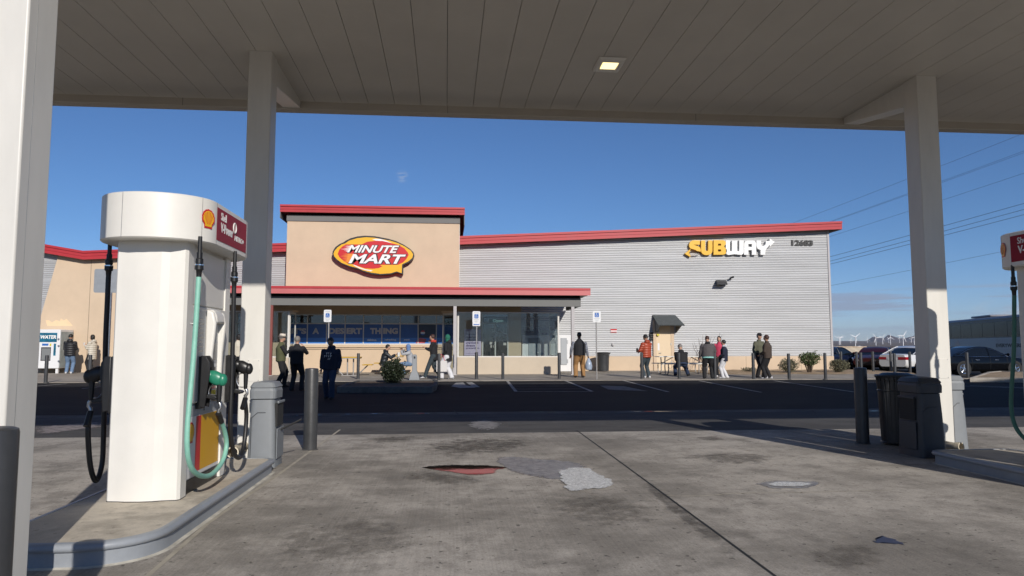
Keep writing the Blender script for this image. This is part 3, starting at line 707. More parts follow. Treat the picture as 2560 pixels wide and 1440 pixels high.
        b = MB(); b.text('3', T((s*.2715, -.03, .83)), V((0,0,1)).cross(V((s*mir,0,0))), V((0,0,1)), None, .04, .002, .03); b.build('pump_number', 'black_letter', dp)
    # hoses and nozzles: (local x, y offsets are mirrored with the pump)
    def hose(pxs, X, mcol, cuff=.16):
        P = []
        for px, py in pxs:
            q = PX(px, py, -2.45+X); P.append(T((X, q.y-6.76+(.36 if mir < 0 and X == .45 else 0), q.z)))
        P = spline(P, 6); b = MB(); b.tube(P, .021, 10)
        h = b.build('hose', mcol, t, smooth=50)
        top = P[0]
        b = MB(); b.lathe([(r_*.85, z_*.68) for r_, z_ in [(.017, -.02), (.027, -.02), (.027, -.09), (.036, -.1), (.036, -.15), (.03, -.155), (.03, -.17), (.04, -.175), (.04, -.225), (.028, -.24), (.024, -.3), (.023, -.32)][::-1]], top+V((0,0,.215)), 14)
        b.build('breakaway', 'black_plastic', h, smooth=40)
        b = MB(); b.cyl(top+V((0,0,.2)), V((top.x, top.y, 2.3)), .017, n=10); b.build('hose_whip', 'black_rubber', h, smooth=40)
        b = MB(); b.lathe([(.0335, -.12), (.0345, -.12), (.0345, -.111), (.0335, -.111)], top+V((0,0,.215)), 14); b.build('breakaway_ring', 'chrome', h)
        e = P[-1]; d = (P[-1]-P[-5]).normalized(); b = MB(); b.cyl(e-d*.12, e+d*.01, .025, n=12); b.build('hose_cuff', 'black_plastic', h, smooth=40)
        return h, e
    def nozzle(e, s, mcol, ydir=0.0):
        # e: hose end; climbs through a swivel to a hanging nozzle whose spout sits in its boot
        x = lambda a: V((mir*s*a, 0, 0)); up = V((0,0,1)); n0 = e+up*.01
        b = MB(); b.tube([n0, n0+up*.025, n0+up*.045+x(.018), n0+up*.075+x(.012), n0+up*.1], [.015, .017, .014, .017, .013], 10); nz = None
        h0 = n0+up*.09; h1 = h0+up*.16
        g_ = MB(); g_.tube([h0, h0+up*.05, h1], [.017, .02, .024], 10)
        nz = g_.build('nozzle', 'black_plastic', t, smooth=50)
        b.build('swivel', 'dull_metal', nz, smooth=50)
        b = MB(); c0 = h1+up*.055-x(.03)
        m3 = Matrix.Rotation(R(28)*mir*s, 3, 'Y')
        b.ball(c0, (.092, .04, .062), 8, m3); b.ball(c0+x(.055)-up*.015, (.042, .041, .058), 8); b.ball(c0-x(.06)+up*.025, (.055, .038, .048), 7, m3)
        b.build('nozzle_cover', mcol, nz, smooth=60)
        tip = c0-x(.17)+up*.11
        b = MB(); b.tube([c0-x(.05)+up*.04, c0-x(.1)+up*.07, tip], [.016, .013, .012], 10); b.build('spout', 'chrome', nz, smooth=50)
        b = MB(); mid = c0-x(.075)+up*.05; dr = (tip-mid).normalized(); b.cyl(mid, mid+dr*.006, .055, n=18); b.build('splash_guard', 'black_rubber', nz)
        b = MB(); lv = [h1+up*.0-x(.02), h1-up*.02-x(.075), h1-up*.08-x(.09), h1-up*.135-x(.06), h0+up*.02-x(.01)]; b.tube(spline(lv, 4), .006, 6); b.build('trigger_guard', 'dull_metal', nz, smooth=50)
        # boot on the cabinet
        by = c0.y; b = MB()
        def bz(x0, z0, x1, z1, hw): b.hexa([V((xc+mir*s*a, by+q, zz)) for zz, aa in ((z0, (x0, x1)), (z1, (x0, x1))) for a, q in ((aa[0], -hw), (aa[1], -hw), (aa[1], hw), (aa[0], hw))])
        bz(.27, .86, .31, 1.32, .06); 
        pf = [(.3, .88), (.35, .87), (.385, 1.18), (.38, 1.27), (.345, 1.325), (.3, 1.325)]
        for q in (-.062, .05): b.prism([V((xc+mir*s*a, by+q, zz)) for a, zz in pf], V((0, .012, 0)))
        b.prism([V((xc+mir*s*a, by-.055, zz)) for a, zz in ((.3, .965), (.43, .94), (.45, .96), (.43, .975), (.3, 1.0))], V((0, .11, 0)))
        b.build('nozzle_boot', 'black_plastic', t, bevel=.006)
        return nz
    h, e = hose([(497,693),(494,740),(489,820),(483,900),(474,1000),(468,1080),(470,1140),(482,1175),(505,1190),(530,1185),(555,1155),(566,1115),(562,1080),(550,1046),(546,1035)], .45, 'green_hose' if mir > 0 else 'green_hose_shaded')
    nozzle(e, 1, 'green_cover')
    h, e = hose([(585,720),(584,760),(582,850),(579,960),(576,1050),(579,1105),(588,1138),(601,1142),(611,1105),(616,1040),(613,1003),(613,998)], .47, 'black_rubber')
    nozzle(e, 1, 'black_plastic')
    h, e = hose([(271,693),(268,760),(264,850),(262,950),(259,1080),(255,1160),(240,1202),(226,1165),(220,1085),(223,1045),(226,1032)], -.47, 'black_rubber')
    nozzle(e, -1, 'black_plastic')
    return t
dispenser(-2.45, 6.76, 1, 'white fuel dispenser seen whole, with black hose and mint green hose')
dispenser(6.64, 6.76, -1, 'fuel dispenser mostly cut off by the picture edge, green hose coloured dark as if shaded')
# loose pipe ends at the column feet
for (x, y, z0), lb in (((-2.44, 8.55, .2), 'short plastic pipe stub at the foot of the column behind the white dispenser'), ((6.62, 8.85, .1), 'short plastic pipe stub at the foot of the column beside the dark bins')):
    t = thing('pipe_stub', lb, 'pipe', (x, y, z0-.06)); b = MB()
    d = V((.35, -.9, .1)).normalized(); c0 = V((x, y, z0)); u = d.cross(V((0,0,1))).normalized(); v = u.cross(d)
    def rg(c, r): return [c+u*(r*math.cos(R(20*i)))+v*(r*math.sin(R(20*i))) for i in range(18)]
    b.loft([rg(c0+V((0,.5,0)), .06), rg(c0+d*.0, .06), rg(c0+d*.05, .065), rg(c0+d*.1, .065), rg(c0+d*.1, .052), rg(c0+V((0,.05,0)), .048), rg(c0+V((0,.45,0)), .048)]); b.build('pipe', 'pvc', t, smooth=40)
# ---------------------------------------------------------------- bins and bollards round the forecourt
def valet_bin(x0, x1, y0, y1, h, m, label, side):
    t = thing('waste_bin', label, 'waste bin', ((x0+x1)/2, (y0+y1)/2, 0)); zl = h-.2; k = .03; f_ = x1 if side > 0 else x0
    def ring(o_, z): return [(a, c_, z) for a, c_ in rrect(x0+o_, y0+o_, x1-o_, y1-o_, .06, 3)]
    b = MB(); b.loft([ring(0, .004), ring(.004, .06), ring(k*.6, .55), ring(k, zl-.012)]); bd = b.build('bin_body', m, t, smooth=40)
    b = MB(); b.loft([ring(k+.008, zl-.012), ring(k+.008, zl)]); b.build('lid_gap', 'seam_dark', t)
    b = MB(); cx, cy = (x0+x1)/2, (y0+y1)/2
    b.loft([ring(.012, zl), ring(.01, zl+.09), ring(.02, zl+.12), [(cx+(a-cx)*.93, cy+(c_-cy)*.94, h-.065) for a, c_, _ in ring(0, 0)], [(cx+(a-cx)*.74, cy+(c_-cy)*.8, h-.012) for a, c_, _ in ring(0, 0)], [(cx+(a-cx)*.3, cy+(c_-cy)*.3, h) for a, c_, _ in ring(0, 0)]])
    b.build('lid', m, t, smooth=14)
    e = side*.004; b = MB(); ym = (y0+y1)/2
    b.box(min(f_-side*.03, f_+e), ym-.15, .47, max(f_-side*.03, f_+e), ym+.15, .74); b.build('washer_bay', 'seam_dark', t)
    b = MB(); b.box(min(f_, f_+side*.02), ym-.16, .74, max(f_, f_+side*.02), ym+.16, .77); b.build('bay_visor', m, t, bevel=.006); b = MB(); b.box(min(f_, f_+side*.012), ym-.17, .1, max(f_, f_+side*.012), ym+.17, .45); b.build('side_panel', m, t, bevel=.008)
    b = MB(); b.tube([(x0+.05, y0+.012, .06), (x0+.05, y0+.014, .58), (x0+.12, y0+.016, .64), (x1-.12, y0+.016, .64)], .004, 5); b.build('moulded_line', 'dark_plastic', bd)
    return t
wb = valet_bin(-2.3, -1.97, 8.6, 9.04, 1.0, 'grey_plastic', 'grey plastic bin with faceted lid tight beside the column by the white dispenser', 1)
valet_bin(5.97, 6.33, 8.56, 9.06, 1.02, 'dark_plastic', 'charcoal bin with dark square washer bay in front of the shaded column', -1)
valet_bin(6.86, 7.13, 9.2, 9.75, 1.02, 'grey_plastic', 'pale grey bin in full sun on the far side of the shaded column', 1)
# squeegee handle out of the washer bay
t = thing('squeegee', 'thin black squeegee handle poking out of the grey bin', 'squeegee', (-1.97, 8.85, .5)); b = MB(); b.tube([(-2.0, 8.8, .4), (-1.88, 8.86, .46), (-1.74, 8.93, .53)], .012, 8); b.build('handle', 'black_rubber', t); b = MB(); b.box(-2.06, 8.7, .47, -1.99, 8.9, .5); b.build('blade', 'black_rubber', t)
def slat_can(c, r, h, label, flare=.05, n=24):
    t = thing('litter_can', label, 'litter can', c); x, y, z = c; b = MB()
    for i in range(n):
        a = 2*math.pi*i/n; q = lambda rr, zz: (x+rr*math.cos(a), y+rr*math.sin(a), z+zz)
        b.tube([q(r*.86, .03), q(r*.9, .3), q(r*.96, h*.75), q(r, h*.9), q(r+flare, h*.985)], [(.028, .004)]*5, 6, ax=(-math.sin(a), math.cos(a), 0))
    b.build('slat', 'bollard_black', t)
    b = MB(); rgs = lambda rr, zz, tr: b.tube([(x+rr*math.cos(R(15*i)), y+rr*math.sin(R(15*i)), z+zz) for i in range(25)], tr, 6, caps=False)
    rgs(r*.88, .04, .014); b.build('hoop', 'bollard_black', t); b = MB(); rgs(r*.97, h*.78, .012); b.build('hoop', 'bollard_black', t); b = MB(); rgs(r+flare, h*.985, .02); b.build('hoop', 'bollard_black', t)
    b = MB(); b.lathe([(r*.8, .03), (r*.84, .1), (r*.88, h*.8), (r*.9, h*.9), (r*.6, h*.92)], c, 20); b.build('liner', 'black_plastic', t, smooth=40)
    b = MB(); b.lathe([(r*.45, h*.93), (r+flare*.6, h*.96), (r+flare*.4, h*.99), (r*.7, h*1.03), (r*.5, h*1.02)], c, 24); b.build('rim_lid', 'black_plastic', t, smooth=40)
    return t
slat_can((6.52, 9.85, 0), .25, 1.0, 'black slatted steel litter can behind the charcoal bin', .015)
BG = 'bollards around the forecourt'
def bollard(name, c, r, h, label, group, m='bollard_black'):
    t = thing(name, label, 'bollard', c, group=group); x, y, z = c
    b = MB(); b.lathe([(r*1.02, -.05), (r, .02), (r, h-.02), (r*.96, h-.006), (r*.8, h), (r*.3, h+.004)], c, 24); b.build('sleeve', m, t, smooth=35)
    b = MB(); b.lathe([(r*1.25, -.02), (r*1.2, .008), (r*1.02, .014)], c, 24); b.build('base_grout', 'gutter_concrete', t)
    return t
bollard('bollard', (-1.74, 2.95, 0), .09, 1.09, 'thick black bollard closest to the camera, cut by the picture edge', BG)
bollard('bollard', (-1.84, 10.08, 0), .092, 1.11, 'thick dark bollard standing past the grey bin by the white dispenser', BG)
bollard('bollard', (6.06, 9.98, 0), .09, 1.1, 'thick black bollard in shade beside the black slatted litter can', BG)
# ---------------------------------------------------------------- the shop
W, S = 33.2, 34.2
def wx(px, Y, py=868): return PY(px, py, Y).x
def wz(py, Y, px=1280): return PY(px, py, Y).z
shop = thing('convenience_store', 'low shop of silver corrugated and beige stucco walls under red metal roofs', 'shop building', (0, 36, .2))
XB = wx(208, S-.45, 627); XE = wx(2083, S, 900); XLW = -34.0
zb_, ze_ = PY(208, 627, S-.45).z, PY(2105, 553, S-.45).z; xe_ = wx(2105, S-.45, 553)
def roofz(x): return zb_+(ze_-zb_)*(x-XB)/(xe_-XB) if x > XB else zb_+(XB-x)*.17
# corrugated cladding: one mesh of rolled ribs, trimmed to the roof slope
b = MB(); pit = .088; nseg = 6; z0 = .95; k = 0
def cor(z): return S-.012*(1-math.cos(2*math.pi*z/pit))
zt = max(roofz(XE), roofz(XLW)); z = z0
while z < zt-.3:
    z1 = z+pit/nseg; lim = z1+.3
    if lim < zb_: rng = [(XLW, XE-.1)]
    else:
        rng = []
        xr = XB+(lim-zb_)*(xe_-XB)/(ze_-zb_)
        if xr < XE-.15: rng.append((xr, XE-.1))
        xl = XB-(lim-zb_)/.17
        if xl > XLW: rng.append((XLW, xl))
    for xa, xb in rng: b.add([(xa, cor(z), z), (xb, cor(z), z), (xb, cor(z1), z1), (xa, cor(z1), z1)], [(0,1,2,3)])
    z = z1
mcor = mat('galvalume', (.46,.465,.47), .5, .25, var=.15, scale=.9, stretch=(.25,1,6))
b.build('corrugated_wall', mcor, shop)
b = MB(); b.box(XE-.1, S-.05, .9, XE, S+.02, roofz(XE)-.3); b.build('corner_trim', 'post_grey', shop)
b = MB()
for p in ((XLW, .0), ): b.box(XLW, S+.03, 0, XE-.002, S+9, zb_-.4)
b.hexa([(XB, S+.03, zb_-.5), (XE-.002, S+.03, zb_-.5), (XE-.002, S+9, zb_-.5), (XB, S+9, zb_-.5), (XB, S+.03, zb_-.4), (XE-.002, S+.03, roofz(XE)-.35), (XE-.002, S+9, roofz(XE)-.35), (XB, S+9, zb_-.4)])
b.build('wall_core', 'stucco', shop)
b = MB(); b.box(XLW, S-.06, .1, wx(430, S), S, .96); b.build('wainscot', 'stucco', shop, bevel=.01); b = MB(); b.box(wx(1300, S), S-.06, .1, XE+.015, S, .96); o = b.build('wainscot', 'stucco', shop, bevel=.01)
b = MB()
for px in (1730, 1863, 2000): x = wx(px, S); b.box(x-.006, S-.0625, .2, x+.006, S-.058, .96)
b.build('wainscot_joint', 'soffit_brown', o)
# beige panel with its slanted end on the wing
xa, xb, xr = wx(147, S-.1, 637), wx(98, S-.1, 805), wx(440, S)
zp = .18; slope = (xb-xa)/(PY(147,637,S-.1).z-PY(98,805,S-.1).z)
pol = [(xa+slope*(PY(147,637,S-.1).z-zp), zp), (xr, zp), (xr, roofz(xr)-.22), (XB, zb_-.22), (xa, roofz(xa)-.3)]
b = MB(); b.prism([(x, S-.1, z) for x, z in pol], (0, .1, 0)); o = b.build('stucco_panel', 'stucco', shop)
b = MB(); x = wx(218, S-.1); b.box(x-.008, S-.103, .2, x+.008, S-.098, zb_-.25); b.build('control_joint', 'soffit_brown', o)
b = MB(); pp = [(118,815),(114,800),(123,801),(130,806),(140,800),(150,803),(152,796),(160,801),(166,797),(175,806),(182,815)]
b.prism([PY(x, y, S-.1015) for x, y in pp], (0, .001, 0)); b.build('paint_patch', 'stucco_patch', o)
# red roofs
def roofrun(pts, yf, yb, th, nm='roof'):
    """pts: (x, z) along the eaves, z at the top edge"""
    b = MB()
    for (x0, z0), (x1, z1) in zip(pts, pts[1:]):
        def pz(y0, y1, t0, t1): b.hexa([(x0,y0,z0-t1),(x1,y0,z1-t1),(x1,y1,z1-t1),(x0,y1,z0-t1),(x0,y0,z0-t0),(x1,y0,z1-t0),(x1,y1,z1-t0),(x0,y1,z0-t0)])
        pz(yf-.03, yb, 0, th*.26); pz(yf+.015, yf+.06, th*.26, th*.36); pz(yf, yf+.05, th*.36, th*.62); pz(yf+.02, yf+.06, th*.62, th*.7); pz(yf+.01, yf+.05, th*.7, th)
    r = b.build(nm, 'red_metal', shop)
    b = MB()
    for (x0, z0), (x1, z1) in zip(pts, pts[1:]): b.hexa([(x0,yf+.05,z0-th+.02),(x1,yf+.05,z1-th+.02),(x1,yb,z1-th+.02),(x0,yb,z0-th+.02),(x0,yf+.05,z0-th+.06),(x1,yf+.05,z1-th+.06),(x1,yb,z1-th+.06),(x0,yb,z0-th+.06)])
    b.build('eaves_soffit', 'soffit_brown', r); return r
XT0, XT1 = wx(716, W, 640), wx(1148, W, 640)
roofrun([(XLW, roofz(XLW)), (XB, zb_), (XT0-.003, roofz(XT0))], S-.45, S+9, .4)
roofrun([(XT1+.003, roofz(XT1)), (xe_, ze_)], S-.45, S+9, .4)
b = MB(); b.box(xe_-.04, S-.4, ze_-.42, xe_, S+9, ze_-.12); b.build('gable_trim', 'post_grey', shop)
# tower
TZ = wz(556, W, 930)
zt0, zt1 = PY(932, 515, W-.32).z, PY(932, 532, W-.32).z
b = MB(); b.box(XT0, W, .1, XT1, W+6.5, zt1-.1); tw = b.build('tower', 'stucco', shop)
b = MB(); b.box(XT0-.03, W-.04, TZ, XT1+.03, W+6.4, zt1-.12); b.build('tower_band', 'band_grey', tw, bevel=.01)
b = MB(); b.box(XT1+.002, W+.005, 4.2, XT1+.02, W+.06, TZ); b.build('tower_trim', 'frame_white', tw)
tx0, tx1 = wx(700, W-.32, 515), wx(1162, W-.32, 525)
roofrun([(tx0, zt0), (tx1, zt0)], W-.32, W+7, zt0-zt1+.02, 'tower_roof')
b = MB(); b.box(tx1-.03, W-.26, zt1-.5, tx1, W+6.9, zt0-.16); b.build('tower_fascia', 'band_grey', shop); b = MB(); b.box(tx0, W-.3, zt1-.3, tx0+.03, W+6.9, zt0-.16); b.build('tower_fascia', 'band_grey', shop)
# street-level wall between the entrances
xm0, xm1 = wx(540, W), wx(1303, W); AZ = 4.0
b = MB(); b.box(xm0, W-.02, .1, XT0, W+.6, AZ); b.build('entrance_wall', 'stucco', shop); b = MB(); b.box(XT1, W-.02, .1, xm1, W+.6, AZ); b.build('entrance_wall', 'stucco', shop)
sill = wz(860, W); b = MB(); b.box(wx(722, W), W-.07, sill-.16, wx(1150, W), W-.001, sill-.03); b.build('window_sill', 'stucco', shop, bevel=.01)
b = MB(); x0 = wx(722, W); b.box(x0, W-.035, .18, wx(1150, W), W-.001, .26); b.build('wall_base', 'stucco_pale', shop)
b = MB(); q = wz(873, W); b.box(x0, W-.012, q-.012, wx(1150, W), W-.001, q+.012); b.build('wall_reveal', 'soffit_brown', shop)
# ribbon window: one pane a bay, posters behind the lower lights
ms = [wx(p, W, 820) for p in (723, 769, 817, 863, 909, 955, 1000.5, 1045.5, 1091, 1141)]
z0, zm, z1 = wz(859, W), wz(810.5, W), wz(790, W)
rib = MB(); fw = .045
rib.box(ms[0]-fw, W-.06, z0-.07, ms[-1]+fw, W-.002, z0); rib.box(ms[0]-fw, W-.055, z1, ms[-1]+fw, W-.002, z1+.06); rib.box(ms[0], W-.05, zm-fw/2, ms[-1], W-.002, zm+fw/2)
for x in ms: rib.box(x-fw/2, W-.057, z0, x+fw/2, W-.002, z1)
wf = rib.build('ribbon_window', 'frame_white', shop)
zs = wz(845, W)
for i in range(9):
    a, c = ms[i]+fw/2, ms[i+1]-fw/2
    b = MB(); b.box(a, W-.03, zm+fw/2, c, W-.02, z1); b.build('pane', 'glass_dark', wf)
    b = MB(); b.box(a, W-.03, z0, c, W-.02, zm-fw/2); b.build('poster', 'poster_dark' if i == 7 else 'poster_blue', wf)
    b = MB(); b.box(a, W-.034, z0, c, W-.031, zs); b.build('poster_lit_band', 'poster_blue_lit', wf)  # sunlit strip below the awning shadow, painted as a paler blue
U, UV = V((1,0,0)), V((0,0,1))
def wtext(b, s, px0, px1, py0, py1, Y, bold=.03, thick=.004, shear=0):
    p = PY(px0, py1, Y); q = PY(px1, py0, Y); b.text(s, p, U, UV, q.x-p.x, q.z-p.z, thick, bold, shear, nrm=(0,-1,0))
for s, x0, x1 in (("IT'S", 727, 766), ('A', 781, 798), ('DES', 821, 861), ('ERT', 866, 905), ('TH', 925, 952), ('ING', 958, 995)): b = MB(); wtext(b, s, x0, x1, 820, 835, W-.0305, .055); b.build('poster_slogan', 'grey_letter', wf)
for s, x0, x1 in (('delicious.', 918, 942), ('refreshing.', 962, 991), ('pepsi.', 1010, 1025)): b = MB(); wtext(b, s, x0, x1, 847, 852.5, W-.0345, .03); b.build('poster_small_text', 'white_letter', wf)
def disc(c, r, n=24, a0=0, a1=360): return [V(c)+V((r*math.cos(R(a0+(a1-a0)*i/n)), 0, r*math.sin(R(a0+(a1-a0)*i/n)))) for i in range(n+(a1-a0 < 360))]
for px, py, r in ((1057, 832, .1), (1076, 854, .09)):
    c = PY(px, py, W-.036)
    b = MB(); b.prism(disc(c, r), (0, .003, 0)); g_ = b.build('globe_mark', 'white_letter', wf)
    b = MB(); b.prism([p+V((0,-.002,0)) for p in disc(c+V((0,0,.012)), r*.96, 20, 15, 165)], (0, .0015, 0)); b.build('globe_top', 'logo_red', wf)
    b = MB(); b.prism([p+V((0,-.002,0)) for p in disc(c-V((0,0,.02)), r*.93, 20, 195, 345)], (0, .0015, 0)); b.build('globe_base', 'sign_blue', wf)
b = MB(); b.prism([PY(x, y, W-.0352) for x, y in ((1039,858),(1045,846),(1052,845),(1066,848),(1062,858))], (0,.001,0)); b.build('poster_bottle', mat('poster_pink', (.5,.1,.1), .3, var=.5), wf)
# awning on steel posts across the front
Y0 = 30.0; ax0, ax1 = wx(389, Y0-.35, 720), wx(1476, Y0-.35, 720); bx1 = wx(1452, Y0, 750); bx0 = wx(412, Y0, 750)
zr1, zr0 = PY(1000, 717, Y0-.35).z, PY(1000, 735.5, Y0-.35).z; zg1, zg0 = PY(1000, 743, Y0).z, PY(1000, 764.5, Y0).z
aw = MB(); aw.hexa([(ax0, Y0-.35, zr1-.06), (ax1, Y0-.35, zr1-.06), (ax1, W+.3, zr1+.12), (ax0, W+.3, zr1+.12), (ax0, Y0-.35, zr1-.01), (ax1, Y0-.35, zr1-.01), (ax1, W+.3, zr1+.17), (ax0, W+.3, zr1+.17)])
ar = aw.build('awning_roof', 'red_metal', shop)
b = MB(); b.box(ax0, Y0-.39, zr1-.1, ax1, Y0-.351, zr1); b.build('gutter_lip', 'red_metal', ar, bevel=.008)
b = MB(); b.box(ax0, Y0-.37, zr0, ax1, Y0-.33, zr1-.105); b.build('awning_fascia', 'red_flat', ar)
b = MB(); b.box(ax0+.02, Y0-.325, zr0+.03, ax1-.02, W-.03, zr0+.06); b.build('awning_soffit', 'soffit_brown', ar)
b = MB(); b.box(bx0, Y0, zg0, bx1, Y0+.12, zg1); b.box(bx1-.12, Y0+.125, zg0, bx1, W-.05, zg1); b.box(bx0, Y0+.125, zg0, bx0+.12, W-.05, zg1); b.build('awning_beam', 'band_grey', shop, bevel=.008)
b = MB(); b.box(bx0, Y0+.2, zg1-.02, bx1, Y0+.24, zr0+.028); b.build('awning_gap_shade', 'seam_dark', shop)  # near-black board paints the shade of the gap above the beam
for px, mm in ((390, 'post_grey'), (677, 'post_red'), (1137, 'post_grey'), (1432, 'post_grey')):
    x = wx(px, Y0+.06, 850); b = MB(); b.box(x-.068, Y0-.01, sz(Y0), x+.068, Y0+.13, zg0-.001); p_ = b.build('awning_post', mm, shop, bevel=.006)
    b = MB(); b.box(x-.071, Y0+.02, sz(Y0), x-.0695, Y0+.12, zg0-.01); b.build('post_web', 'post_red', p_)
    b = MB(); b.box(x-.11, Y0-.04, sz(Y0)-.01, x+.11, Y0+.16, sz(Y0)+.02); b.build('base_plate', 'post_grey', p_)
# glazed windbreaks either side, in front of the doors
YV = 30.75
mglass = bpy.data.materials.new('clear_glass'); mglass.use_nodes = True; nt_ = mglass.node_tree
for n_ in list(nt_.nodes):
    if n_.type == 'BSDF_PRINCIPLED': nt_.nodes.remove(n_)
tr = nt_.nodes.new('ShaderNodeBsdfTransparent'); tr.inputs[0].default_value = (.84,.88,.88,1); gl = nt_.nodes.new('ShaderNodeBsdfGlossy'); gl.inputs['Roughness'].default_value = .02
mxs = nt_.nodes.new('ShaderNodeMixShader'); lw = nt_.nodes.new('ShaderNodeLayerWeight'); pw = nt_.nodes.new('ShaderNodeMath'); pw.operation = 'POWER'; pw.inputs[1].default_value = 5
nt_.links.new(lw.outputs['Facing'], pw.inputs[0]); ma = nt_.nodes.new('ShaderNodeMath'); ma.operation = 'MULTIPLY_ADD'; ma.inputs[1].default_value = .85; ma.inputs[2].default_value = .05; nt_.links.new(pw.outputs[0], ma.inputs[0])
nt_.links.new(ma.outputs[0], mxs.inputs[0]); nt_.links.new(tr.outputs[0], mxs.inputs[1]); nt_.links.new(gl.outputs[0], mxs.inputs[2]); nt_.links.new(mxs.outputs[0], nt_.nodes['Material Output'].inputs[0])
def windbreak(pa, pb, open_left):
    xa, xb = wx(pa, YV, 890), wx(pb, YV, 890); zl = wz(893, YV); zt = wz(783, YV)
    b = MB(); b.box(xa, YV, .15, xb, YV+.14, zl); (b.box(xb-.14, YV+.142, .15, xb, W-.05, zl) if open_left else b.box(xa, YV+.142, .15, xa+.14, W-.05, zl))
    wl_ = b.build('windbreak_wall', 'stucco_pale', shop, bevel=.006)
    b = MB(); f_ = .035
    b.box(xa, YV+.04, zl, xb, YV+.1, zl+.05); b.box(xa, YV+.04, zt, xb, YV+.1, zt+.05)
    xs = [xa+f_, xb-f_] 
    for x in xs: b.box(x-f_, YV+.041, zl+.05, x+f_, YV+.099, zt)
    xs_ = xb-.1 if open_left else xa+.04
    b.box(xs_, YV+.11, zt, xs_+.06, W-.05, zt+.05); b.box(xs_, YV+.11, zl, xs_+.06, W-.05, zl+.05); b.box(xs_, W-.12, zl+.05, xs_+.06, W-.05, zt)
    fr_ = b.build('windbreak_frame', 'frame_white', shop)
    n = 4; 
    for i in range(n):
        a, c = xa+2*f_+(xb-xa-4*f_)*i/n, xa+2*f_+(xb-xa-4*f_)*(i+1)/n
        b = MB(); b.box(a+.004, YV+.066, zl+.05, c-.004, YV+.074, zt); b.build('glazing', mglass, fr_)
    b = MB(); b.box(xs_+.027, YV+.13, zl+.05, xs_+.033, W-.13, zt); b.build('glazing', mglass, fr_)
    # door leaf standing open at the free end
    e = xa if open_left else xb; sgn = -1 if open_left else 1
    p0 = V((e, YV+.1, 0)); p1 = V((e+(-.62 if open_left else .06), YV+.95, 0)); 
    d = (p1-p0); b = MB(); zz0 = sz(31)+.01
    for t0, t1, za, zc in ((0, .07, zz0, zt+.02), (.93, 1, zz0, zt+.02), (.07, .93, zt-.06, zt+.02), (.07, .93, zz0, zz0+.22)):
        q0, q1 = p0+d*t0, p0+d*t1; n_ = V((-d.y, d.x, 0)).normalized()*.025
        b.hexa([q0-n_+UV*za, q1-n_+UV*za, q1+n_+UV*za, q0+n_+UV*za, q0-n_+UV*zc, q1-n_+UV*zc, q1+n_+UV*zc, q0+n_+UV*zc])
    dr = b.build('door_leaf', 'frame_white', shop)
    b = MB(); q0, q1 = p0+d*.07, p0+d*.93; n_ = V((-d.y, d.x, 0)).normalized()*.004
    b.hexa([q0-n_+UV*(zz0+.22), q1-n_+UV*(zz0+.22), q1+n_+UV*(zz0+.22), q0+n_+UV*(zz0+.22), q0-n_+UV*(zt-.06), q1-n_+UV*(zt-.06), q1+n_+UV*(zt-.06), q0+n_+UV*(zt-.06)]); b.build('door_glass', mglass, dr)
    b = MB(); n_ = V((-d.y, d.x, 0)).normalized(); b.hexa([p0+n_*-.12+UV*(zt+.03), p1+n_*-.12+UV*(zt+.06), p1+n_*.1+UV*(zt+.06), p0+n_*.1+UV*(zt+.03), p0+n_*-.12+UV*(zt+.09), p1+n_*-.12+UV*(zt+.12), p1+n_*.1+UV*(zt+.12), p0+n_*.1+UV*(zt+.09)]); b.build('door_head', 'stucco', dr)
    return xa, xb, zl, zt
windbreak(1143, 1399, True); windbreak(464, 721, False)
def shopdoor(p0, p1, ptop, opn):
    xa, xb = wx(p0, W-.05, 860), wx(p1, W-.05, 860); zt = wz(ptop, W-.05); z0 = .24; f_ = .055
    b = MB()
    for x in (xa, xb-f_): b.box(x, W-.1, z0, x+f_, W-.03, zt)
    b.box(xa+f_, W-.1, zt-f_, xb-f_, W-.03, zt); zh = z0+2.25; b.box(xa+f_, W-.1, zh, xb-f_, W-.03, zh+f_); b.box((xa+xb)/2-f_/2, W-.1, z0, (xa+xb)/2+f_/2, W-.03, zh)
    d = b.build('entrance_door', 'frame_white', shop)
    for x0, x1, za, zc in ((xa+f_, (xa+xb)/2-f_/2, z0, zh), ((xa+xb)/2+f_/2, xb-f_, z0, zh), (xa+f_, xb-f_, zh+f_, zt-f_)):
        b = MB(); b.box(x0, W-.07, za, x1, W-.06, zc); b.build('door_glass', 'glass_dark', d)
    for s in (-1, 1):
        x = (xa+xb)/2+s*.12; b = MB(); b.tube([(x, W-.101, 1.2), (x, W-.15, 1.23), (x, W-.15, 1.6), (x, W-.101, 1.63)], .014, 8); b.build('door_handle', 'black_plastic', d)
    return d
d_ = shopdoor(1205, 1271, 784, True); shopdoor(590, 664, 784, False)
b = MB(); p = PY(1222, 809, W-.075); q = PY(1268, 797.5, W-.075); b.box(p.x, W-.085, p.z, q.x, W-.075, q.z); b.build('open_panel', mat('teal_panel', (.06,.14,.13), .4), d_)
b = MB(); wtext(b, 'Open', 1232, 1258, 798, 807, W-.086, .02); p = PY(1232, 808.5, W-.087); b.box(p.x, W-.089, p.z-.01, p.x+.5, W-.0865, p.z+.015)
b.build('open_lettering', mat('open_glow', (.5,.75,.72), .4, emit=(.45,.8,.75), estr=.25), d_)
b = MB()
for i, (x0, x1, y) in enumerate(((1230,1250,820),(1228,1246,823.5),(1230,1252,829),(1230,1248,838),(1230,1247,843.5))): p = PY(x0, y, W-.073); q = PY(x1, y, W-.073); b.box(p.x, W-.074, p.z-.012, q.x, W-.0715, p.z+.012)
for x, y in ((1262, 838), (1262, 860), (1228, 858), (1230, 866)): p = PY(x, y, W-.073); b.box(p.x-.07, W-.074, p.z-.06, p.x+.07, W-.0715, p.z+.06)
b.build('door_notice', 'grey_letter', d_)
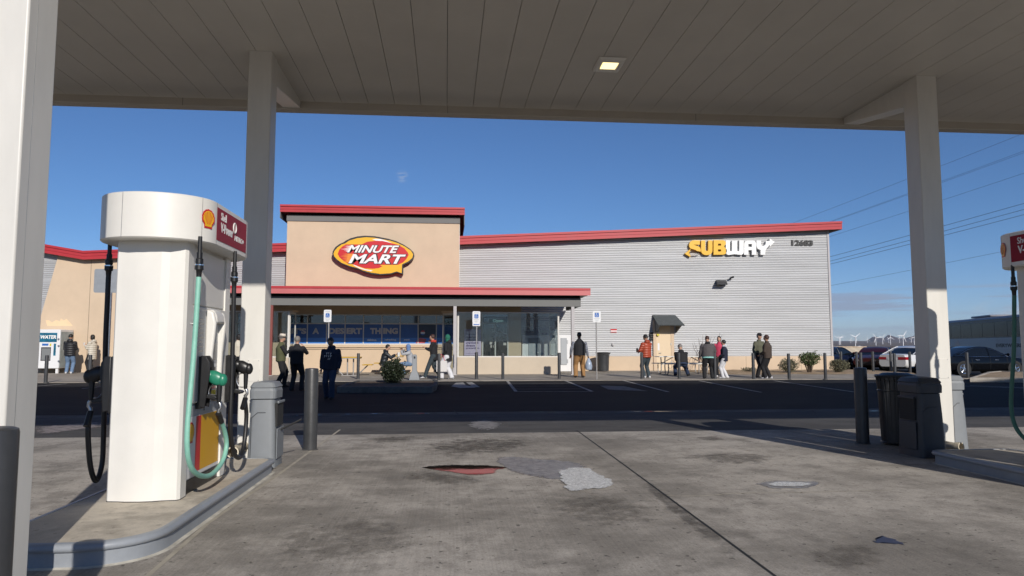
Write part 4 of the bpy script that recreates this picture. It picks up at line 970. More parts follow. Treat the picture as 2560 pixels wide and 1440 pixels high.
# things hung on the shop: poster, freezer, store signs
t = thing('poster_board', 'pale lilac health poster with purple text beside the entrance door', 'poster', (wx(1182, W-.1, 856), W-.15, 1.3))
b = MB(); p = PY(1160.5, 889, W-.15); q = PY(1203, 823, W-.15); b.box(p.x, W-.15, p.z, q.x, W-.12, q.z); b.build('board', 'sign_lilac', t)
b = MB()
for i, (s, x1) in enumerate((('Everyone', 1192), ('deserves', 1191), ('access to', 1193), ('overdose &', 1197), ('disease', 1187), ('prevention.', 1199))): wtext(b, s, 1165, x1, 833+7*i, 838.5+7*i, W-.1505, .03)
wtext(b, 'prevention', 1165, 1190, 883, 885, W-.1505, .0); b.build('board_text', 'ink_purple', t)
t = thing('ice_freezer', 'white outdoor ice freezer with grey doors against the corrugated wall', 'ice freezer', (wx(1367, 33.6), 33.6, .24))
YI = 33.3; p = PY(1305, 923, YI); q = PY(1429, 838, YI); zi0 = .26; b = MB(); b.box(p.x, YI, zi0, q.x, S-.08, q.z); b.build('freezer_body', 'sign_white', t, bevel=.03)
for x0, x1 in ((1321, 1350), (1402, 1417)):
    a = PY(x0, 912, YI); c = PY(x1, 845, YI); b = MB(); b.box(a.x, YI-.035, a.z, c.x, YI-.002, c.z); dd = b.build('freezer_door', 'panel_grey', t, bevel=.012)
    b = MB(); b.box(c.x+.005, YI-.05, c.z-.25, c.x+.05, YI-.003, c.z-.1); b.build('hinge', 'dull_metal', dd); b = MB(); b.box(c.x+.005, YI-.05, a.z+.1, c.x+.05, YI-.003, a.z+.25); b.build('hinge', 'dull_metal', dd)
a = PY(1349, 838, YI); c = PY(1373, 826, YI); b = MB(); b.box(a.x, YI+.1, q.z+.001, c.x, YI+.2, c.z); sp = b.build('freezer_sign', 'panel_grey', t)
b = MB(); wtext(b, 'ICE', 1355, 1369, 832, 837, YI+.099, .04); b.build('freezer_lettering', 'ink_purple', sp)
# oval store sign
sg = thing('store_sign', 'oval red and yellow sign reading minute mart on the tower', 'shop sign', (wx(935, W-.3, 640), W, PY(935, 640, W).z))
YS = W-.34
def zp8(l, Y, sx=10.24, ox=810, oy=580): return [PY(ox+x/sx, oy+y/sx, Y) for x, y in l]
outer = [(212,560),(225,490),(290,385),(400,305),(500,262),(560,218),(680,158),(850,113),(1050,93),(1300,107),(1500,143),(1650,173),(1850,232),(2050,328),(2200,428),(2290,518),(2310,590),(2285,680),(2190,765),(2025,845),(2018,1085),(1865,1030),(1700,1080),(1450,1098),(1250,1080),(1050,1030),(850,945),(650,895),(450,810),(310,715),(235,630)]
yel = [(245,560),(265,490),(345,395),(450,320),(545,290),(650,218),(850,158),(1080,133),(1300,148),(1500,188),(1700,223),(1900,288),(2080,378),(2225,478),(2282,570),(2262,660),(2160,750),(1998,828),(1988,1055),(1865,1008),(1700,1055),(1450,1072),(1200,1038),(1000,983),(850,918),(650,868),(450,788),(330,698),(262,620)]
red = [(350,560),(390,450),(470,370),(555,318),(960,318),(1100,250),(1300,226),(1500,230),(1720,285),(1900,330),(2060,420),(2150,530),(2168,590),(2110,690),(2020,780),(1900,838),(1420,840),(1495,880),(1400,925),(1250,940),(1050,930),(900,880),(750,830),(600,800),(480,720),(390,640)]
b = MB(); b.prism(zp8(outer, YS), (0, .33, 0)); b.build('sign_body', 'black_letter', sg)
b = MB(); b.prism(zp8(yel, YS-.006), (0, .005, 0)); b.build('yellow_face', 'logo_yellow', sg)
b = MB(); b.prism(zp8(red, YS-.012), (0, .005, 0)); rf_ = b.build('red_face', 'logo_red', sg)
b = MB(); b.prism(zp8([(1235,190),(1330,172),(1450,178),(1600,225),(1745,288),(1600,255),(1480,232),(1330,222)], YS-.0118), (0,.004,0)); b.prism(zp8([(740,830),(800,850),(900,900),(1050,950),(1250,985),(1200,1005),(1050,975),(900,930),(800,880)], YS-.0128), (0,.004,0)); b.build('sign_highlight', 'white_letter', sg)
b = MB()
for y0, y1, yt, xt, x1 in ((350,372,362,500,700),(375,400,385,560,690),(402,425,412,500,670),(428,452,437,420,650),(455,475,470,500,630),(478,500,495,540,615)): b.prism(zp8([(xt,yt),(x1,y0),(x1,y1)], YS-.0165), (0,.003,0))
b.build('white_streak', 'white_letter', sg)
b = MB(); b.prism(zp8([(620,556),(790,556),(690,780),(575,780)], YS-.0155), (0,.003,0))
for y0, y1, yt, xt, x1 in ((556,585,560,470,650),(590,615,600,430,650),(618,645,628,400,640),(650,675,665,460,630),(680,705,690,440,620),(708,735,725,500,610),(738,765,752,480,600)): b.prism(zp8([(xt,yt),(x1,y0),(x1,y1)], YS-.0159), (0,.003,0))
b.build('yellow_streak', 'logo_orange', sg)
for s, x0, x1, y0, y1 in (('MINUTE', 590, 1930, 350, 525), ('MART', 625, 2100, 580, 800)):
    p = zp8([(x0, y1), (x1, y0)], YS-.018); hh = p[1].z-p[0].z; sh = .5; ww = p[1].x-p[0].x-sh*hh
    b = MB(); b.text(s, p[0]+V((-.02,0,-.03)), U, UV, ww+.05, hh+.05, .004, .075, sh, nrm=(0,-1,0)); b.build('letter_outline', 'black_letter', sg)
    b = MB(); b.text(s, p[0]+V((0,-.006,0)), U, UV, ww, hh, .004, .03, sh, nrm=(0,-1,0)); b.build('letter_face', 'white_letter', sg)
# block letters on the corrugated wall
rs = thing('restaurant_sign', 'block letters subway in yellow and white with arrows on the corrugated wall', 'shop sign', (wx(1818, S, 620), S, PY(1818, 620, S).z))
YL = S-.2
def letter(nm, m, outer_, holes=()):
    k_ = 5.333; vs, fs = holed([(x/k_, -y/k_) for x, y in outer_], [[(x/k_, -y/k_) for x, y in h] for h in holes])
    b = MB(); b.add([PY(1640+x, 560-y, YL)+V((0, .14*(z < 0), 0)) for x, y, z in vs], fs); return b.build('letter', m, rs, bevel=0)
def arc(cx, cy, r, a0, a1, n=7): return [(cx+r*math.cos(R(a0+(a1-a0)*i/n)), cy+r*math.sin(R(a0+(a1-a0)*i/n))) for i in range(n+1)]
Sp = [(585,246),(515,246)]+arc(505,280,34,-90,-215)[1:]+[(548,322)]+arc(535,352,34,-40,90)+[(440,386)]
letter('S', 'logo_yellow', ribbon(Sp, 58)[:len(Sp)]+[(462,440),(385,395),(462,332)]+ribbon(Sp, 58)[len(Sp):])
letter('U', 'logo_yellow', ribbon([(630,218),(630,350)]+arc(665,350,35,180,90)[1:]+[(690,385)]+arc(690,350,35,90,0)[1:]+[(725,218)], 56))
letter('B', 'logo_yellow', [(768,215),(895,215)]+arc(895,255,38,-80,60)+[(912,308)]+arc(895,358,50,-50,90)+[(768,410)], [[(826,262),(868,262),(868,288),(826,288)], [(826,338),(868,338),(868,366),(826,366)]])
letter('W', 'white_letter', [(930,218),(988,218),(988,350)]+arc(1001,350,13,180,0)[::1]+[(1014,225),(1085,225),(1085,350)]+arc(1098,350,13,180,0)+[(1111,218),(1170,218),(1170,372)]+arc(1130,372,40,0,80)+[(1050,402)]+arc(975,372,42,100,180)[0:])
letter('A', 'white_letter', [(1175,410)]+arc(1222,266,46,180,270)+arc(1290,266,46,270,360)+[(1336,410),(1280,410),(1280,348),(1232,348),(1232,410)], [[(1232,266),(1280,266),(1280,305),(1232,305)]])
letter('Y', 'white_letter', [(1340,218),(1400,218),(1400,275),(1415,290),(1440,290),(1462,270),(1468,228),(1515,226),(1515,192),(1582,240),(1515,304),(1515,272),(1500,300),(1462,342),(1455,410),(1395,410),(1395,348),(1355,328),(1340,295)])
t = thing('address_numbers', 'dark street numbers 12683 high on the corrugated wall', 'house number', (wx(2006, S, 607), S-.05, PY(2006, 607, S).z)); b = MB(); wtext(b, '12683', 1979, 2032, 600, 614, S-.045, .05, .02); b.build('numeral', 'black_letter', t)
# wall fittings
t = thing('wall_light', 'dark wall light jutting from the corrugated wall under the block letters', 'wall light', (wx(1805, S, 705), S-.2, PY(1805, 705, S).z)); p = PY(1793, 711, S-.45); q = PY(1816, 701, S-.05)
b = MB(); b.hexa([(p.x, S-.45, p.z), (q.x-.1, S-.45, p.z), (q.x, S-.03, p.z), (p.x+.1, S-.03, p.z), (p.x+.03, S-.4, p.z+.12), (q.x-.12, S-.4, p.z+.12), (q.x, S-.03, q.z+.02), (p.x+.1, S-.03, q.z+.02)]); b.build('housing', 'black_plastic', t, bevel=.01); b = MB(); b.box(p.x+.05, S-.4, p.z-.01, q.x-.1, S-.1, p.z-.001); b.build('lens', 'screen_grey', t)
t = thing('security_camera', 'tiny black security camera above the dark wall light', 'camera', (wx(1828, S, 695), S-.1, PY(1828, 695, S).z)); p = PY(1827, 697, S-.15); b = MB(); b.tube([p+V((0,.13,0)), p+V((0,0,0)), p+V((.02,-.02,.06))], .025, 8); b.build('bracket', 'black_plastic', t); b = MB(); b.tube([p+V((-.08,-.03,.02)), p+V((.12,-.1,.09))], .045, 10); b.build('camera_body', 'black_plastic', t)
t = thing('warning_sign', 'small red and white notice on the corrugated wall', 'notice', (wx(1534, S, 827), S-.05, PY(1534, 827, S).z)); p = PY(1526.5, 831, S-.04); q = PY(1542, 822.5, S-.04); b = MB(); b.box(p.x, S-.05, p.z, q.x, S-.035, q.z); b.build('plate', 'sign_white', t); b = MB(); b.box(p.x, S-.053, q.z-.07, q.x, S-.0505, q.z); b.box(p.x, S-.053, p.z, q.x, S-.0505, p.z+.035); b.build('red_bar', 'logo_red', t)
t = thing('wall_tap', 'small grey hose tap box on the corrugated wall', 'tap box', (wx(1533, S, 861), S-.1, PY(1533, 861, S).z)); p = PY(1533, 861, S-.1); b = MB(); b.cyl(p+V((0,.1,0)), p, .075, .065); b.build('tap_cover', 'post_grey', t); b = MB(); b.cyl(p-V((0,.005,0)), p-V((0,.03,0)), .03); b.build('spout', 'dull_metal', t)
t = thing('wall_meter', 'dark stacked meter and pipe beside the beige service door', 'meter', (wx(1628.5, S, 840), S-.1, PY(1628, 840, S).z)); b = MB()
for y, r in ((833, .07), (838, .09), (843, .06), (848, .08)): p = PY(1628.5, y, S-.1); b.tube([p+V((-r,0,0)), p+V((r,0,0))], .05, 8)
b.build('meter_body', 'black_plastic', t); p, q = PY(1628.5, 829, S-.09), PY(1628.5, 852, S-.09); b = MB(); b.cyl(p, q, .02); b.build('riser', 'dull_metal', t)
# service door under its tin hood
p = PY(1636, 922, S-.12); q = PY(1683, 800, S-.12); b = MB(); b.box(p.x-.03, S-.12, .2, p.x+.13, S-.061, q.z); b.box(q.x-.13, S-.12, .2, q.x+.03, S-.061, q.z); b.box(p.x+.13, S-.12, q.z-.2, q.x-.13, S-.061, q.z); dk = b.build('service_door', 'stucco', shop, bevel=.008)
b = MB(); b.box(p.x+.132, S-.1, .25, q.x-.132, S-.065, q.z-.203); b.build('door_panel', mat('door_beige', lin((214,192,160)), .55, var=.03), dk)
b = MB(); hx = p.x+.25; b.box(hx-.06, S-.104, 1.25, hx+.03, S-.1005, 1.6); b.build('push_plate', 'sign_white', dk); b = MB(); b.tube([(hx, S-.105, 1.1), (hx, S-.15, 1.12), (hx+.1, S-.15, 1.12)], .015, 8); b.build('handle', 'dull_metal', dk)
for zz in (.6, 1.5, 2.3): b = MB(); b.box(q.x-.15, S-.125, zz, q.x-.12, S-.1205, zz+.12); b.build('hinge', 'dull_metal', dk)
t = thing('door_lamp', 'small brass lamp above the beige service door', 'lamp', (wx(1645, S-.3, 825), S-.2, PY(1645, 825, S-.2).z)); pp = PY(1645, 825, S-.2); b = MB(); b.lathe([(.03, .1), (.06, .05), (.06, -.1), (.03, -.14)], pp, 12); b.build('lamp_glass', 'screen_grey', t); b = MB(); b.lathe([(.02, .17), (.08, .1), (.07, .1)], pp, 12); b.box(pp.x-.06, pp.y-.02, pp.z-.28, pp.x+.06, pp.y+.1, pp.z-.2); b.build('lamp_cap', 'key_yellow', t)
b = MB(); xh0, xh1 = wx(1630, S, 790), wx(1688, S, 790); zh1, zh0 = PY(1660, 787.5, S-.05).z, PY(1660, 813, S-.85).z; n = 34; rows = []
for yy, zz, sp_ in ((S-.03, zh1, 0), (S-.9, zh0, .12)): rows.append([(xh0-0+(xh1-xh0+sp_)*i/(n*4)+sp_*.5, yy, zz+.012*math.sin(i*math.pi/2)) for i in range(n*4+1)])
m_ = n*4+1; b.add(rows[0]+rows[1], [(i, i+1, m_+i+1, m_+i) for i in range(m_-1)]); b.add([V(p)-V((0,0,.03)) for p in rows[0]+rows[1]], [(i, i+1, m_+i+1, m_+i) for i in range(m_-1)])
hd = b.build('tin_hood', mat('tin', (.2,.215,.21), .45, .4, var=.15), shop, smooth=60)
b = MB()
for x in (xh0+.12, xh1-.02): b.prism([(x, S-.06, zh0-.35), (x, S-.06, zh1-.05), (x, S-.86, zh0-.03), (x, S-.8, zh0-.06)], (.05, 0, 0))
b.build('hood_bracket', 'band_grey', hd)
# ---------------------------------------------------------------- people
def ik(a, b, l1, l2, hint):
    d = b-a; L_ = min(d.length, (l1+l2)*.999); u = d.normalized(); b = a+u*L_
    k = (l1*l1-l2*l2+L_*L_)/(2*L_); h = math.sqrt(max(0, l1*l1-k*k)); n = V(hint)-u*V(hint).dot(u); n.normalize()
    return a+u*k+n*h, b
def fuse(b, name, m, parent, vox=.017, it=3, k=.5):
    me = bpy.data.meshes.new(name); me.from_pydata([tuple(p) for p in b.v], [], b.f)
    bm = bmesh.new(); bm.from_mesh(me); bmesh.ops.recalc_face_normals(bm, faces=bm.faces); bm.to_mesh(me); bm.free()
    ob = bpy.data.objects.new('tmp', me); C.objects.link(ob)
    r = ob.modifiers.new('r', 'REMESH'); r.mode = 'VOXEL'; r.voxel_size = vox; s = ob.modifiers.new('s', 'SMOOTH'); s.iterations = it; s.factor = k
    dg = bpy.context.evaluated_depsgraph_get(); dg.update(); m2 = bpy.data.meshes.new_from_object(ob.evaluated_get(dg)); bpy.data.objects.remove(ob); bpy.data.meshes.remove(me)
    m2.name = name; m2.materials.clear(); m2.materials.append(M[m]); 
    for p in m2.polygons: p.use_smooth = True
    o = bpy.data.objects.new(name, m2); C.objects.link(o); o.parent = parent; return o
def person(loc, face, h, label, skin='skin_mid', top='cloth_black', legs='cloth_denim', shoes='cloth_white', hair='hair_black', hem=.86, hands=None, feet=None, lean=0, head=(0, 0),
           seat=None, bulk=1.0, hood=None, hat=None, collar=None, under=None, sleeve=None, hips=None, legw=1.0, longhair=False, group='people outside the shop', puffy=0, cuff=True):
    """hands: (left, right) wrist points in body space; x right, y forward, z up, for a 1.75 m body"""
    s = h/1.75; t = thing('person', label, 'person', loc, R(face), group); k = bulk*1.1; legw = legw*1.08
    hz = .93 if seat is None else seat/s
    hip = V((0, 0 if seat is None else 0, hz)); hp = hips or (0, 0); hip += V((hp[0], hp[1], 0))
    ld = V((0, math.sin(R(lean)), math.cos(R(lean))))
    waist = hip+ld*.14; chest = hip+ld*.37; neck = hip+ld*.55+V((0, .0, 0)); 
    hd = neck+V((0, .03+.06*math.sin(R(max(0,lean))+R(head[1])), .16)); hrot = Matrix.Rotation(R(head[0]), 3, 'Z') @ Matrix.Rotation(-R(head[1]), 3, 'X')
    X = V((1,0,0)); sh = [neck+X*(sx*.168*(1+(k-1)*.6))-ld*.1 for sx in (-1, 1)]
    hands = hands or ((-.27, .05, .82), (.27, .05, .82))
    arms = []
    for i, sx in enumerate((-1, 1)):
        el, wr = ik(sh[i], V(hands[i]), .29, .255, (sx*.5, -.7, -.5)); arms.append((sh[i], el, wr))
    feet = feet or ((-.11, .02, 0), (.11, 0, 0))
    lg = []
    for i, sx in enumerate((-1, 1)):
        hj = hip+X*(sx*.095)+V((0,0,-.03)); an = V(feet[i])+V((0, 0, .085)); kn, an2 = ik(hj, an, .445, .43, (sx*.1, 1, .25 if seat else 0)); lg.append((hj, kn, an2))
    S_ = lambda q: q*s
    b = MB()                                       # body: one fused skin
    def tb(pts, rr, n=10): b.tube([S_(p) for p in pts], [tuple(c*s for c in q) if isinstance(q, tuple) else q*s for q in rr], n, ax=(1,0,0))
    tb([hip-ld*.06, hip, waist, chest, neck-ld*.04, neck], [(.15,.1), (.165,.115), (.14*k,.1*k), (.165*k,.115*k), (.1,.075), (.055,.055)])
    for a, e, w_ in arms: tb([a, a.lerp(e, .5), e, e.lerp(w_, .4), w_], [.056, .05, .042, .041, .029])
    for a, e, w_ in lg: tb([a, a.lerp(e, .5), e, e.lerp(w_, .35), w_], [.088, .075, .056, .056, .04])
    tb([neck-ld*.05, neck+V((0,.01,.04)), hd-V((0,.01,.06))], [.06, .055, .056])
    b.ball(S_(hd), (.083*s, .102*s, .122*s), 8, hrot); b.ball(S_(hd+hrot@V((0,.03,-.07))), (.05*s, .055*s, .05*s), 6)
    b.ball(S_(hd+hrot@V((0,.1,-.012))), (.015*s, .022*s, .026*s), 5); b.ball(S_(hd+hrot@V((0,.09,-.052))), (.026*s, .012*s, .01*s), 5)
    for sx in (-1, 1): b.ball(S_(hd+hrot@V((sx*.078, -.005, -.005))), (.012*s, .022*s, .033*s), 5)
    hd_ = []
    for i, (a, e, w_) in enumerate(arms):
        d = (w_-e).normalized(); side = d.cross(V((0,0,1))); side = side.normalized() if side.length > .1 else V((0,1,0)); nm = side.cross(d)
        b.tube([S_(w_), S_(w_+d*.05), S_(w_+d*.095)], [(.03*s,.018*s), (.041*s,.018*s), (.038*s,.014*s)], 8, ax=side); hd_.append((w_, d, side, nm))
    body = fuse(b, 'body', skin, t, .0155*s, 2)
    fb = MB()                                      # fingers stay apart: added to the same mesh
    for i, (w_, d, side, nm) in enumerate(hd_):
        for q, L_ in ((-.03, .062), (-.01, .074), (.011, .07), (.03, .055)):
            p0 = w_+d*.088+side*q; cv = -nm if nm.z > 0 else nm
            fb.tube([S_(p0), S_(p0+d*L_*.5+cv*.008), S_(p0+d*L_*.82+cv*.026)], [.0088*s, .008*s, .0065*s], 6)
        p0 = w_+d*.03+side*.03; fb.tube([S_(p0), S_(p0+d*.035+side*.025), S_(p0+d*.06+side*.022)], [.011*s, .0095*s, .007*s], 6)
    bm = bmesh.new(); bm.from_mesh(body.data); vs = [bm.verts.new(p) for p in fb.v]
    for f_ in fb.f:
        q = bm.faces.new([vs[i] for i in f_]); q.smooth = True
    bm.to_mesh(body.data); bm.free()
    if hood is None or hat:
        eb = MB()
        for sx in (-1, 1): eb.ball(S_(hd+hrot@V((sx*.032, .088, .012))), .009*s, 4)
        eb.build('eyes', 'black_letter', t, local=True, smooth=60)
    # trousers
    b = MB(); g_ = 1.13*legw
    tb([hip-ld*.09, hip-ld*.02, hip+ld*.09], [(.155*k,.115*k), (.172*k,.125*k), (.158*k,.115*k)], 12)
    for a, e, w_ in lg: tb([a+V((0,0,.06)), a, a.lerp(e, .5), e, e.lerp(w_, .5), w_+V((0,0,-.045))], [.085*g_, .1*g_, .088*g_, .072*g_, .066*g_, .062*g_])
    fuse(b, 'trousers', legs, t, .02*s, 2)
    # shoes
    for i, (a, e, w_) in enumerate(lg):
        b = MB(); fz = w_.z-.085; d = V((w_.x-hip.x, 0, 0))*.35+V((0, 1, 0)); d.normalize()
        b.tube([S_(w_+d*-.075+V((0,0,-.04))), S_(w_+d*-.03+V((0,0,-.03))), S_(w_+d*.06+V((0,0,-.042))), S_(w_+d*.13+V((0,0,-.056))), S_(w_+d*.175+V((0,0,-.064)))], [(.034*s,.04*s), (.04*s,.05*s), (.044*s,.038*s), (.044*s,.026*s), (.025*s,.016*s)], 10, ax=(1,0,0))
        b.build('shoe', shoes, t, local=True, smooth=60)
    # jacket: trunk and sleeves
    b = MB(); pf = 1+.1*puffy; hemp = hip+ld*((hem-.93))
    dn = hemp if seat is None else hip-ld*.03
    pts = [dn, hip+ld*.06, waist, chest, neck-ld*.09, neck-ld*.0, neck+V((0,0,.035))]; rr = [(.18*k*pf,.135*k*pf), (.178*k*pf,.137*k*pf), (.175*k*pf,.137*k*pf), (.19*k*pf,.142*k*pf), (.13*k,.1*k), (.085,.078), (.075,.075)]
    if dn.z > pts[1].z-.02: pts.pop(1); rr.pop(1)
    tb(pts, rr, 14)
    vest = sleeve is not None and sleeve != top
    if not vest:
        for a, e, w_ in arms: tb([a-V((0,0,.0)), a.lerp(e, .5), e, e.lerp(w_, .5), w_+(e-w_).normalized()*.015], [.074*pf*min(k,1.12), .072*pf, .066*pf, .06*pf, .05*pf], 10)
        for a in sh: b.ball(S_(a-ld*.01), .076*s*pf*min(k, 1.1), 6)
    if collar == 'hood': b.ball(S_(neck+V((0,-.075,-.005))), (.125*s, .085*s, .085*s), 7)
    fuse(b, 'jacket', top, t, .018*s, 2)
    if vest:
        b = MB()
        for a, e, w_ in arms: tb([a, a.lerp(e, .5), e, e.lerp(w_, .5), w_], [.074*min(k,1.1), .072, .064, .057, .048], 10)
        fuse(b, 'sleeves', sleeve, t, .018*s, 2)
    if collar and collar != 'hood':
        b = MB(); b.tube([S_(neck-ld*.05), S_(neck+V((0,0,.02))), S_(neck+V((0,.005,.055)))], [.105*s, .09*s, .078*s], 14); b.ball(S_(neck+V((0,-.07,.0))), (.11*s, .075*s, .07*s), 6); fuse(b, 'collar', collar, t, .017*s, 2)
    if under:
        b = MB(); b.tube([S_(hemp-ld*.055), S_(hemp+ld*.03)], [(.168*k*s, .128*k*s), (.17*k*s, .128*k*s)], 14, ax=(1,0,0)); b.build('shirt_hem', under, t, local=True, smooth=60)
    # hair or hat or hood
    if hood:
        b = MB(); b.ball(S_(hd+hrot@V((0,-.018,.012))), (.1*s, .112*s, .132*s), 9, hrot); b.tube([S_(hd-V((0,.01,.06))), S_(neck+V((0,0,0)))], [.09*s, .1*s], 12); o = fuse(b, 'hood', hood, t, .016*s, 2)
        bm = bmesh.new(); bm.from_mesh(o.data); c_ = S_(hd); fw = hrot@V((0,1,0))
        bmesh.ops.delete(bm, geom=[v for v in bm.verts if (v.co-c_).dot(fw) > .065*s and abs((v.co-c_).z) < .1*s], context='VERTS'); bm.to_mesh(o.data); bm.free()
    elif hat:
        kind, mm = hat; b = MB(); up = hrot@V((0,0,1)); fw = hrot@V((0,1,0)); c_ = hd+up*.055
        def rg(r, z_, ry=1.15): return [S_(c_+hrot@V((r*math.cos(R(20*i)), r*ry*math.sin(R(20*i)), z_))) for i in range(18)]
        if kind == 'brim': b.loft([rg(.155, -.012), rg(.16, -.006), rg(.093, .005), rg(.09, .05), rg(.08, .095), rg(.05, .1), rg(.03, .092)])
        else:
            b.loft([rg(.086, -.02), rg(.09, .0), rg(.088, .04), rg(.06, .075), rg(.02, .085)]); b.loft([[S_(c_+hrot@V((x, y, z_))) for x, y in ((-.07,.07),(.07,.07),(.055,.16),(0,.18),(-.055,.16))] for z_ in (-.015, -.003)])
        b.build('hat', mm, t, local=True, smooth=50)
        if kind == 'brim': b = MB(); b.loft([rg(.096, .004), rg(.096, .024)], caps=False); b.build('hat_band', 'black_letter', t, local=True)
    if not hood:
        b = MB(); b.ball(S_(hd+hrot@V((0,-.018,.022))), (.094*s, .107*s, .118*s), 8, hrot)
        if longhair: b.ball(S_(hd+hrot@V((0,-.03,-.035))), (.094*s, .085*s, .1*s), 7)
        o = fuse(b, 'hair', hair, t, .016*s, 1); bm = bmesh.new(); bm.from_mesh(o.data); c_ = S_(hd); fw = hrot@V((0,1,0)); up = hrot@V((0,0,1))
        lim = -.03 if not longhair else -.12
        bmesh.ops.delete(bm, geom=[v for v in bm.verts if ((v.co-c_).dot(fw) > .03*s and (v.co-c_).dot(up) < .045*s) or (v.co-c_).dot(up) < lim*s-.02*s], context='VERTS'); bm.to_mesh(o.data); bm.free()
    t['hd'] = 0; del t['hd']
    rot = Matrix.Rotation(R(face), 3, 'Z')
    return lambda p: V(loc)+rot@(V(p)*s)              # body space -> world
def at(px, py, walk=True): return GS(px, py) if walk else GA(px, py)
def hgt(p, py_head): return PY(1280, py_head, p.y).z-p.z
def item(name, label, cat, b_or_fn, m, loc):
    t = thing(name, label, cat, loc); b_or_fn.build(name+'_body', m, t, smooth=50); return t
# by the vending machine
p = at(172, 934); person(p, 8, 1.7, 'person in black padded jacket and jeans beside the water machine', top='puffer_black', legs='cloth_denim', hands=((-.1,.26,1.1),(.12,.28,1.1)), head=(-25, 15), collar='hood', puffy=1.2, bulk=1.08, hem=.8)
p = at(228, 933); f_ = person(p, 80, 1.68, 'person in long cream padded coat drinking from a paper cup', skin='skin_light', top='puffer_cream', legs='cloth_black', hands=((-.05,.3,1.28),(.1,.25,1.2)), longhair=True, collar='hood', hem=.62, puffy=1)
q = f_((0,.4,1.33)); b = MB(); b.lathe([(.03,-.06),(.04,.05),(.043,.055),(.036,.065)], q, 14); item('paper_cup', 'white paper cup held by the person in the cream coat', 'cup', b, 'paper', q)
# between the dispenser and the shop
p = at(700, 968, False); person(p, -72, hgt(p, 838), 'person in pale brimmed hat and moss green vest with dark sleeves', skin='skin_light', top='cloth_moss', sleeve='cloth_black', legs='cloth_black', shoes='cloth_black', hat=('brim', 'cloth_straw'), hair='hair_grey', hands=((-.1,.3,1.2),(.1,.32,1.25)), feet=((-.1,.12,0),(.12,-.14,0)), head=(0, 5), bulk=1.1)
p = at(740, 977, False); person(p, -12, hgt(p, 842), 'grey haired person all in black seen from behind with raised elbow', skin='skin_light', top='cloth_black', legs='cloth_black', shoes='cloth_black', hair='hair_grey', hands=((-.14,.3,1.2),(.1,.26,1.42)), feet=((-.14,-.05,0),(.14,.06,0)), bulk=1.12)
p = at(825, 997, False); f_ = person(p, 172, hgt(p, 846), 'person in dark hoodie with printed chest and jeans walking with lowered face', skin='skin_mid', top='cloth_navy', legs='cloth_dark_denim', shoes='cloth_black', hands=((-.25,.08,.86),(.25,.08,.86)), feet=((-.1,.16,0),(.12,-.1,0)), head=(0, 28), collar='hood', bulk=1.28, hem=.84)
b = MB(); o_ = f_((.1,.195,1.28)); u_ = (f_((-1,0,0))-f_((0,0,0))).normalized()
for s_, dz_, w_, dx in (('REEL', 0, .17, 0), ('BIG', -.09, .13, -.03), ('AF', -.17, .07, .05)): pass
b.text('AF', o_+V((0,0,-.14))+u_*.05, u_, UV, .08, .05, .003, .03)
for q_, zz_, ww_ in ((.02,0,.04),(.07,.005,.03),(.12,-.01,.04),(-.03,-.07,.035),(.02,-.065,.03),(.07,-.075,.03),(.12,-.07,.05)): a_ = o_+u_*q_+UV*zz_; nn_ = u_.cross(UV)*.003; b.hexa([a_, a_+u_*ww_*.4, a_+u_*ww_*.4+nn_, a_+nn_, a_+UV*.05, a_+u_*ww_+UV*.05, a_+u_*ww_+UV*.05+nn_, a_+UV*.05+nn_])
pr = [x for x in C.objects if x.get('label', '').startswith('person in dark hoodie')][0]
om = b.build('chest_print', 'grey_letter', None); om.parent = pr; om.matrix_parent_inverse = (Matrix.Translation(pr.location) @ Matrix.Rotation(pr.rotation_euler.z, 4, 'Z')).inverted()
# the pair eating at the yellow table
TY = at(985, 933)
p = at(958, 938); person((p.x, p.y, sz(p.y)), -88, 1.66, 'person with black hair in a bun and black padded coat at yellow table', skin='skin_light', top='puffer_navy', legs='cloth_slate', shoes='cloth_black', seat=.5, feet=((-.1,.38,0),(.1,.3,0)), hands=((-.1,.5,.86),(.08,.52,.9)), lean=14, head=(0, 14), collar='hood', puffy=.9)
q = V((p.x-.02, p.y, sz(p.y)+1.36))
p2 = at(1026, 938); f_ = person((p2.x, p2.y, sz(p2.y)), 88, 1.66, 'person in blue hood and grey sweater eating at yellow table', skin='skin_mid', top='cloth_grey', legs='cloth_denim', shoes='cloth_black', hood='cloth_blue', seat=.5, feet=((-.1,.34,0),(.1,.25,0)), hands=((-.08,.4,1.08),(.1,.38,1.14)), lean=8, head=(0, 6))
q = f_((0,.47,.9)); b = MB(); b.lathe([(.045,-.06),(.055,.1),(.058,.1),(.05,.11)], V((q.x-.05, q.y, sz(p2.y)+.835)), 14); item('drink_cup', 'white takeaway cup on the yellow table', 'cup', b, 'paper', (q.x-.05, q.y, sz(p2.y)+.78))
